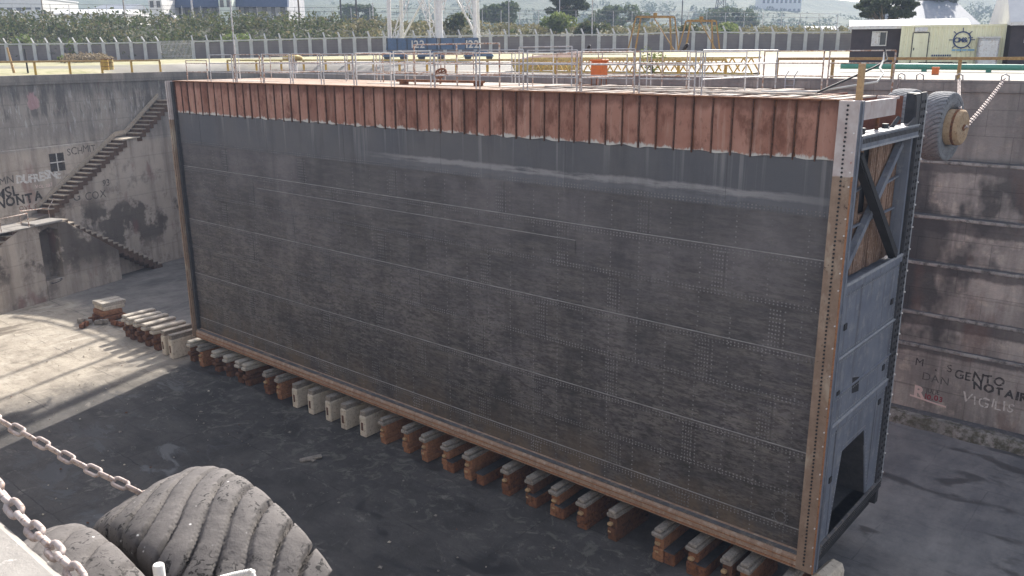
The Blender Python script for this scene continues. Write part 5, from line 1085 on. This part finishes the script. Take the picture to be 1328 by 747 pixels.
for k in range(1500):
    px_ = r_.uniform(-90, 1130); d = r_.uniform(108, 141); q = bankp(px_, d)
    dry = r_.random() < .12+.75*sm(380, 520, px_)
    hgt = r_.uniform(.5, 1.6)*(1.25-.75*sm(380, 600, px_)); w_ = r_.uniform(.9, 2.0)
    if px_ > 500 and not dry and r_.random() < .5: continue
    leaves(m2 if dry else mb, [(q.x, q.y, q.z+hgt*.35, w_, w_, hgt)], 40 if px_ < 500 else 30, r_.uniform(.2, .34), k)
tag(mb.build('bank_undergrowth', 'leaf'), 'dense green scrub covering the bank behind the slab fence', 'scrub', kind='stuff')
tag(m2.build('bank_dry_grass', 'leaf_straw'), 'dry straw coloured grass and weeds on the bank behind the crane', 'grass', kind='stuff')
def bush(px_, py0, py1, d, wpx, mat, label, n=500, size=.22, name='bush', seed=1):
    base = bankp(px_, d); top = CW.z+(71.5-py0)*d/FPX*KZ; bot = base.z-.1; h_ = max(.8, top-bot); w_ = wpx*d/FPX/2; rr = random.Random(seed); bl = []
    for k in range(7): bl.append((base.x+rr.uniform(-.6, .6)*w_, base.y+rr.uniform(-.6, .6)*w_, bot+h_*rr.uniform(.3, .72), w_*rr.uniform(.4, .62), w_*rr.uniform(.4, .62), h_*rr.uniform(.22, .34)))
    e = thing(name, base, label, 'bush'); mb = MB(); leaves(mb, bl, n, size, seed); mb.build('foliage', mat, e); mb = MB()
    for k in range(4): mb.tube([base, base+Vector((rr.uniform(-.4, .4)*w_, rr.uniform(-.4, .4)*w_, h_*.5))], [.07, .03], 5)
    mb.build('stem', 'trunk', e)
bush(110, 66, 80, 92, 62, 'leaf_dry', 'heap of dry brown brush before the left slab fence', 900, .16, 'brush_pile', 5)
bush(80, 72, 82, 93, 10, 'leaf_bright', 'small bright green weed beside the dry brush heap', 150, .14, seed=6)
bush(38, 40, 56, 109, 36, 'leaf_bright', 'pale green bush behind the left fence under the parked vans', 500, .25, seed=7)
bush(97, 46, 56, 108.5, 22, 'leaf_bright', 'small pale flowering bush behind the left slab fence', 300, .22, seed=8)
bush(310, 35, 52, 112, 40, 'leaf_bright', 'rounded yellow green bush behind the fence near the palisade gate', 600, .25, seed=9)
bush(723, 15, 42, 128, 42, 'leaf_bright', 'bushy light green shrub in front of the tall dark tree', 1100, .3, seed=10)
bush(765, 28, 44, 126, 40, 'leaf', 'low green shrub right of the dark tree', 700, .3, seed=11)
bush(945, 28, 42, 124, 50, 'leaf_bright', 'light green shrub behind the fence right of the hoop frames', 700, .3, seed=12)
bush(890, 33, 44, 122, 30, 'leaf', 'small green shrub behind the fence between the yellow hoops', 400, .28, seed=13)
bush(848, 58, 66, 56, 30, 'leaf_bright', 'clump of dry grass on the gangway below the tall hoop', 260, .1, 'weed_clump', 14)
bush(596, 17, 42, 130, 34, 'leaf', 'green shrub seen between the crane legs', 600, .3, seed=15)
def tree(px_, py0, d, wpx, mat, label, style='round', n=2400, size=.34, seed=1, wy=None):
    base = bankp(px_, d); top = CW.z+(71.5-py0)*d/FPX*KZ; h_ = top-base.z; w_ = wpx*d/FPX/2; rr = random.Random(seed); bl = []
    e = thing('tree', base, label, 'tree'); tr = MB()
    hub = base+Vector((0, 0, h_*.45)); tr.tube([base-Vector((0, 0, .3)), base+Vector((.1, 0, h_*.2)), hub], [.045*h_, .032*h_, .026*h_], 8)
    for k in range(26 if style == 'umbrella' else 18):
        a = rr.uniform(0, 6.28); rad = w_*math.sqrt(rr.uniform(.05, 1))*.8
        z = (h_*rr.uniform(.58, .92) if style == 'umbrella' else h_*rr.uniform(.4, .88))
        if style == 'umbrella': rz = h_*rr.uniform(.02, .05); rx = w_*rr.uniform(.16, .32)
        else: rad *= 1-.6*max(0, (z/h_-.6)/.4); rz = h_*rr.uniform(.06, .14); rx = w_*rr.uniform(.2, .4)
        c_ = base+Vector((math.cos(a)*rad, math.sin(a)*rad, z)); bl.append((c_.x, c_.y, c_.z, rx, rx, rz))
        tr.tube([hub, hub.lerp(c_, .5)+Vector((0, 0, -.03*h_)), c_], [.014*h_, .01*h_, .004*h_], 5)
    tr.build('trunk', 'trunk', e); mb = MB(); leaves(mb, bl, n, size, seed); mb.build('crown', mat, e)
tree(733, -14, 152, 56, 'leaf_dark', 'tall dark tree left of centre above the slab fence', n=6500, size=.25, seed=21)
tree(1144, -10, 92, 84, 'leaf_dark', 'dark flat topped pine above the shed roof', 'umbrella', 7000, .18, 22)
tree(1210, -22, 175, 50, 'leaf_dark', 'hazy tree behind the grey factory roof', n=1500, size=.5, seed=23)
tree(650, 2, 190, 60, 'leaf_hill', 'pale hazy tree right of the crane', n=1600, size=.5, seed=24)
tree(800, 6, 210, 80, 'leaf_hill', 'pale hazy tree behind the tall yellow hoop', n=1800, size=.55, seed=25)
tree(470, 5, 230, 60, 'leaf_hill', 'pale hazy tree left of the crane legs', n=1500, size=.55, seed=26)
tree(940, 12, 240, 90, 'leaf_hill', 'pale hazy tree beside the pylon', n=1600, size=.6, seed=27)
# palm
base = bankp(393, 146); e = thing('palm_tree', base, 'small fan palm on the bank left of the crane', 'palm'); mb = MB(); tp = base+Vector((0, 0, 6.2)); mb.tube([base, base+Vector((.1, 0, 3)), tp], [.2, .15, .13], 8); mb.build('trunk', 'trunk', e); mb = MB(); rr = random.Random(4)
for k in range(34):
    a = rr.uniform(0, 6.28); el = rr.uniform(-.7, 1.2); d_ = Vector((math.cos(a)*math.cos(el), math.sin(a)*math.cos(el), math.sin(el))); s_ = d_.cross(Vector((0, 0, 1))).normalized()*.22; m_ = tp+d_*.9; t_ = tp+d_*1.5-Vector((0, 0, .35))
    mb.add([tp, m_+s_, t_, m_-s_], [(0, 1, 2, 3)])
mb.build('crown', 'leaf', e)
# far hills
mb = MB(); na, nd = 110, 26; vs = []
for i in range(na+1):
    px_ = -260+i*(1900/na)
    for j in range(nd+1):
        d = 300+j*36; q = CW+HD*d+HR*((px_-664)/FPX*d); n1 = mn.fractal(Vector((q.x*.004, q.y*.004, 0)), 1., 2., 4)
        crest = 34-24*sm(930, 1080, px_)+16*sm(1090, 1180, px_)-8*sm(1180, 1300, px_)+5*math.sin(px_*.02)
        hgt = 20+(crest+30)*sm(330, 1000, d)+10*n1*sm(300, 600, d)+2.2*abs(mn.noise(Vector((q.x*.06, q.y*.06, 1))))+1.5*abs(mn.noise(Vector((q.x*.15, q.y*.15, 1)))); vs.append((q.x, q.y, hgt))
m_ = nd+1; mb.add(vs, [(i*m_+j, (i+1)*m_+j, (i+1)*m_+j+1, i*m_+j+1) for i in range(na) for j in range(nd)], 0, True); o_ = mb.build('hills', 'hill'); fixnormals(o_); tag(o_, 'hazy wooded hills behind the dockyard', 'hills', kind='structure')
mb = MB(); r_ = random.Random(9)
for k in range(520):
    px_ = r_.uniform(380, 1330); d = r_.uniform(330, 640); q = CW+HD*d+HR*((px_-664)/FPX*d)
    hz = 20+(34-24*sm(930, 1080, px_)+16*sm(1090, 1180, px_)+30)*sm(330, 1000, d); s_ = r_.uniform(2.5, 5)
    leaves(mb, [(q.x, q.y, hz+s_*.6, s_, s_, s_*.9)], 55, .9, k)
tag(mb.build('hill_woods', 'leaf_hill'), 'woods on the hazy hillside that read as one mass', 'woods', kind='stuff')

# buildings, vehicles, poles beyond the bank
def block(name, x0, x1, y0, y1, d, dep_, label, wallm, roofm, cat='building', nwin=0, gable=0., winm='glass', floors=1):
    a, b = CW+HD*d+HR*((x0-664)/FPX*d*KX), CW+HD*d+HR*((x1-664)/FPX*d*KX); zt = CW.z+(71.5-y0)*d/FPX*KZ; zb = min(CW.z+(71.5-y1)*d/FPX*KZ, gz(a.x, a.y)-.2)
    a.z = b.z = zb; e = thing(name, a, label, cat); h_ = zt-zb; mb = MB(); mb.frame(a, b-a, HD*dep_, Vector((0, 0, h_-gable))); w_ = mb.build('wall', wallm, e)
    mb = MB(); u = (b-a).normalized(); L_ = (b-a).length
    if gable: mb.prism([a-u*.3-HD*.4+Vector((0, 0, h_-gable)), a-u*.3+HD*dep_*.5+Vector((0, 0, h_)), a-u*.3+HD*(dep_+.4)+Vector((0, 0, h_-gable))], u*(L_+.6))
    else: mb.frame(a-u*.2-HD*.2+Vector((0, 0, h_)), u*(L_+.4), HD*(dep_+.4), Vector((0, 0, .3)))
    o_ = mb.build('roof', roofm, e); fixnormals(o_)
    for f_ in range(floors):
        hh = (h_-gable)/floors
        for k in range(nwin):
            c_ = L_*(k+.5)/nwin; ww = min(L_/nwin*.55, 2.2); mb = MB(); mb.frame(a+u*(c_-ww/2)-HD*.05+Vector((0, 0, f_*hh+hh*.35)), u*ww, HD*.045, Vector((0, 0, hh*.4))); mb.build('window', winm, w_)
    return e
M['pale_green'] = worn('pale_green_render', (.5, .55, .48), (.55, .6, .53), rough=.9); M['pale_wall'] = worn('pale_render', (.62, .61, .58), (.55, .54, .52), rough=.9); M['grey_roof'] = worn('grey_roof_sheet', (.17, .19, .22), (.21, .23, .26), rough=.7)
M['grey_wall'] = worn('grey_sheet_wall', (.3, .31, .33), (.38, .39, .4), (.2, .21, .22), .5, .45, rough=.8); M['navy'] = worn('navy_sheet', (.05, .075, .13), (.065, .09, .15), rough=.7)
shed1 = block('warehouse', 222, 291, -8, 25, 168, 14, 'long pale shed with dark blue fascia, left of the pale green block', 'grey_wall', 'blue_steel', nwin=6)
shed2 = block('warehouse', 309, 379, -8, 25, 168, 14, 'long pale shed with dark blue fascia, right of the pale green block', 'grey_wall', 'blue_steel', nwin=6)
for sh_, xa_, xb_ in ((shed1, 222, 291), (shed2, 309, 379)):
    a_, b_ = bankp(xa_, 166), bankp(xb_, 166); za_, zb_ = CW.z+(71.5-9)*168/FPX*KZ, CW.z+(71.5+4)*168/FPX*KZ; mb = MB(); mb.prism([Vector((a_.x, a_.y, za_)), Vector((b_.x, b_.y, za_)), Vector((b_.x, b_.y, zb_))+HD*.6, Vector((a_.x, a_.y, zb_))+HD*.6], HD*1.2); o_ = mb.build('fascia', 'navy', sh_); fixnormals(o_)
block('stair_tower', 291.5, 308.5, -6, 22, 164, 10, 'pale green block standing between the two dark blue sheds', 'pale_green', 'pale_wall', nwin=2, floors=2)
block('office_block', 202, 219, -5, 20, 160, 10, 'small white block at the left end of the blue sheds', 'pale_wall', 'roof_white', nwin=2, floors=2)
block('long_store', 68, 168, 8, 24, 176, 12, 'long low white store with pale roof behind the parked vans', 'pale_wall', 'roof_white', nwin=7, gable=1.2)
block('store', 130, 176, 2, 14, 230, 14, 'low grey hipped store behind the long white one', 'pale_wall', 'grey_roof', nwin=4, gable=1.6)
block('warehouse', -30, 66, -4, 14, 240, 20, 'wide pale warehouse at the top left corner', 'pale_wall', 'roof_white', nwin=8)
block('factory', 1180, 1276, 0, 44, 160, 26, 'large grey roofed factory behind the cream container', 'grey_wall', 'grey_roof', nwin=6, gable=6.)
block('tower_block', 985, 1036, -12, 16, 620, 16, 'distant tall block of flats in the haze', 'pale_wall', 'pale_wall', nwin=9, floors=6)
block('house', 1050, 1090, 36, 44, 260, 10, 'small pale house in the haze beyond the fence right end', 'pale_wall', 'grey_roof', nwin=3, gable=1.5)
block('house', 655, 668, 25, 33, 240, 8, 'tiny white house in the haze right of the crane', 'pale_wall', 'roof_white', nwin=2, gable=.8)
def van(px_, d, label, L_=5.2, H=2.3, face=1):
    q = bankp(px_, d); e = thing('parked_van', q, label, 'van', 'vans parked on the bank'); u, v = HR*face, HD; o = q-u*L_/2
    def V(a, b, z): return o+u*a+v*b+Vector((0, 0, z))
    pf = [(0, .35), (0, H), (L_*.72, H), (L_*.86, H*.58), (L_, H*.5), (L_, .35)]
    mb = MB(); mb.prism([V(a, 0, z) for a, z in pf], v*1.9); o_ = mb.build('van_body', 'roof_white', e, .08); fixnormals(o_)
    mb = MB(); mb.prism([V(L_*.55, -.012, H*.56), V(L_*.82, -.012, H*.56), V(L_*.71, -.012, H*.92), V(L_*.55, -.012, H*.92)], v*.01); mb.prism([V(L_*.735, .1, H*.95), V(L_*.86, .1, H*.62), V(L_*.865, .1, H*.64), V(L_*.74, .1, H*.97)], v*1.7); o_ = mb.build('window', 'glass', e); fixnormals(o_)
    for a in (L_*.18, L_*.82):
        for b in (-.02, 1.7): mb = MB(); mb.tube([V(a, b, .36), V(a, b+.22, .36)], .36, 12); mb.build('wheel', 'black', e)
van(18, 150, 'white van parked leftmost on the bank'); van(40, 152, 'white van parked second from the left on the bank', face=-1); van(61, 150, 'white van parked nearest the long white store', 4.6, 2.5)
van(222, 152, 'white van parked before the left blue shed', 4.4, 2.2)
def pole(px_, d, py0, label, r_=.12, arm=None, mat='timber'):
    q = bankp(px_, d); zt = CW.z+(71.5-py0)*d/FPX*KZ; e = thing('utility_pole', q, label, 'pole', 'poles along the bank'); mb = MB(); tp = Vector((q.x, q.y, zt)); mb.tube([q, tp], [r_, r_*.7], 7); mb.build('shaft', mat, e)
    if arm:
        mb = MB(); mb.bar(tp-HR*arm-Vector((0, 0, .8)), tp+HR*arm-Vector((0, 0, .8)), .12, .12); mb.build('cross_arm', mat, e)
pole(66, 143, -20, 'pole right of the parked vans', .12); pole(170, 143, -25, 'pole at the right end of the long white store', .12); pole(257, 150, -25, 'pale pole in front of the left blue shed', .18, mat='galv')
pole(447, 146, -25, 'dark pole right of the palm', .16, 1.2, 'dark_steel'); pole(467, 146, -20, 'dark pole just left of the crane', .18, 1., 'dark_steel'); pole(488, 146, 4, 'short pale pole next to the crane leg', .14, mat='galv'); pole(662, 120, -20, 'slim grey pole right of the crane', .09, mat='galv')
pole(727, 146, -10, 'slim pale pole before the dark tree', .1, mat='galv'); pole(769, 112, -20, 'slim grey pole right of the dark tree', .1, mat='galv'); pole(884, 180, -10, 'slanting dark pole between the yellow hoops', .14, mat='dark_steel')
q = bankp(933, 330); e = thing('pylon', q, 'hazy lattice power pylon on the hillside', 'pylon'); mb = MB(); tz = 40
for a, b in ((-1, -1), (1, -1), (1, 1), (-1, 1)): mb.tube([q+HR*2.6*a+HD*2.6*b, q+HR*.5*a+HD*.5*b+Vector((0, 0, 26))], .16, 5)
for k in range(8):
    f0, f1 = k/8, (k+1)/8; w0, w1 = 2.6-2.1*f0, 2.6-2.1*f1
    for b in (-1, 1): mb.tube([q+HR*-w0+HD*b*w0+Vector((0, 0, 26*f0)), q+HR*w1+HD*b*w1+Vector((0, 0, 26*f1))], .09, 4); mb.tube([q+HR*w0+HD*b*w0+Vector((0, 0, 26*f0)), q+HR*-w1+HD*b*w1+Vector((0, 0, 26*f1))], .09, 4)
mb.build('tower', 'dark_steel', e); mb = MB()
for z in (13, 17.5, 22): mb.bar(q-HR*4.5+Vector((0, 0, z)), q+HR*4.5+Vector((0, 0, z)), .3, .3)
mb.build('cross_arm', 'dark_steel', e)
# thin wire fence along the bank crest
e = thing('wire_fence', bankp(380, 141), 'thin wire fence along the crest of the bank', 'fence'); mb = MB(); ra = MB(); pp = [bankp(x, 142) for x in range(-20, 1100, 24)]
for p in pp: mb = MB(); mb.tube([p, p+Vector((0, 0, 3.0))], .05, 5); mb.build('fence_post', 'galv', e)
for h_ in (.8, 1.6, 2.4, 3.0): ra.tube([p+Vector((0, 0, h_)) for p in pp], .025, 4)
ra.build('wire', 'dark_steel', e)

# ------------------------------------------------------------------ air
t = bpy.data.materials.new('haze'); t.use_nodes = True; nt = t.node_tree; nt.nodes.clear(); out = nt.nodes.new('ShaderNodeOutputMaterial'); pv = nt.nodes.new('ShaderNodeVolumePrincipled')
pv.inputs['Color'].default_value = (.42, .52, .7, 1); pv.inputs['Density'].default_value = .0006; pv.inputs['Anisotropy'].default_value = .0; nt.links.new(pv.outputs[0], out.inputs['Volume']); M['haze'] = t
HAZE = True
if HAZE:
    mb = MB(); 
    o0_ = CW+HD*-90-HR*900; mb.frame((o0_.x, o0_.y, -3.2), HR*1800, HD*1500, Vector((0, 0, 125))); h_ = mb.build('haze', 'haze'); fixnormals(h_); tag(h_, 'pale summer haze over the dockyard and hills', 'haze', kind='stuff')

# ------------------------------------------------------------------ light
AZ, EL = 17.8, 35.
sd = Vector((-math.sin(R(AZ))*math.cos(R(EL)), math.cos(R(AZ))*math.cos(R(EL)), math.sin(R(EL))))
sun = bpy.data.lights.new('sun', 'SUN'); sun.energy = 4.9; sun.angle = R(.6); sun.color = (1, .94, .86); so = bpy.data.objects.new('sun', sun); COL.objects.link(so); so.rotation_euler = (-sd).to_track_quat('-Z', 'Y').to_euler()
w = bpy.data.worlds.new('World'); S.world = w; w.use_nodes = True; nt = w.node_tree; bg = nt.nodes['Background']; sk = nt.nodes.new('ShaderNodeTexSky'); sk.sky_type = 'NISHITA'; sk.sun_disc = False; sk.sun_elevation = R(EL); sk.sun_rotation = R(-AZ); sk.air_density = 1.2; sk.dust_density = 2.5; sk.ozone_density = 1.
mx = nt.nodes.new('ShaderNodeMix'); mx.data_type = 'RGBA'; mx.blend_type = 'MULTIPLY'; mx.inputs[0].default_value = 1.; hs_ = nt.nodes.new('ShaderNodeHueSaturation'); hs_.inputs['Saturation'].default_value = .52
nt.links.new(sk.outputs[0], hs_.inputs['Color']); nt.links.new(hs_.outputs[0], mx.inputs[6]); mx.inputs[7].default_value = (1.03, .992, .995, 1); nt.links.new(mx.outputs[2], bg.inputs[0]); bg.inputs[1].default_value = .15
S.view_settings.view_transform = 'Standard'; S.view_settings.look = 'None'; S.view_settings.gamma = 1; S.view_settings.exposure = 1.0
S.cycles.use_denoising = True
try: S.cycles.denoiser = 'OPENIMAGEDENOISE'
except Exception: pass
S.cycles.max_bounces = 8; S.cycles.diffuse_bounces = 4; S.cycles.volume_bounces = 1; S.cycles.sample_clamp_indirect = 6
for o in bpy.data.objects:
    if '_o' in o: del o['_o']
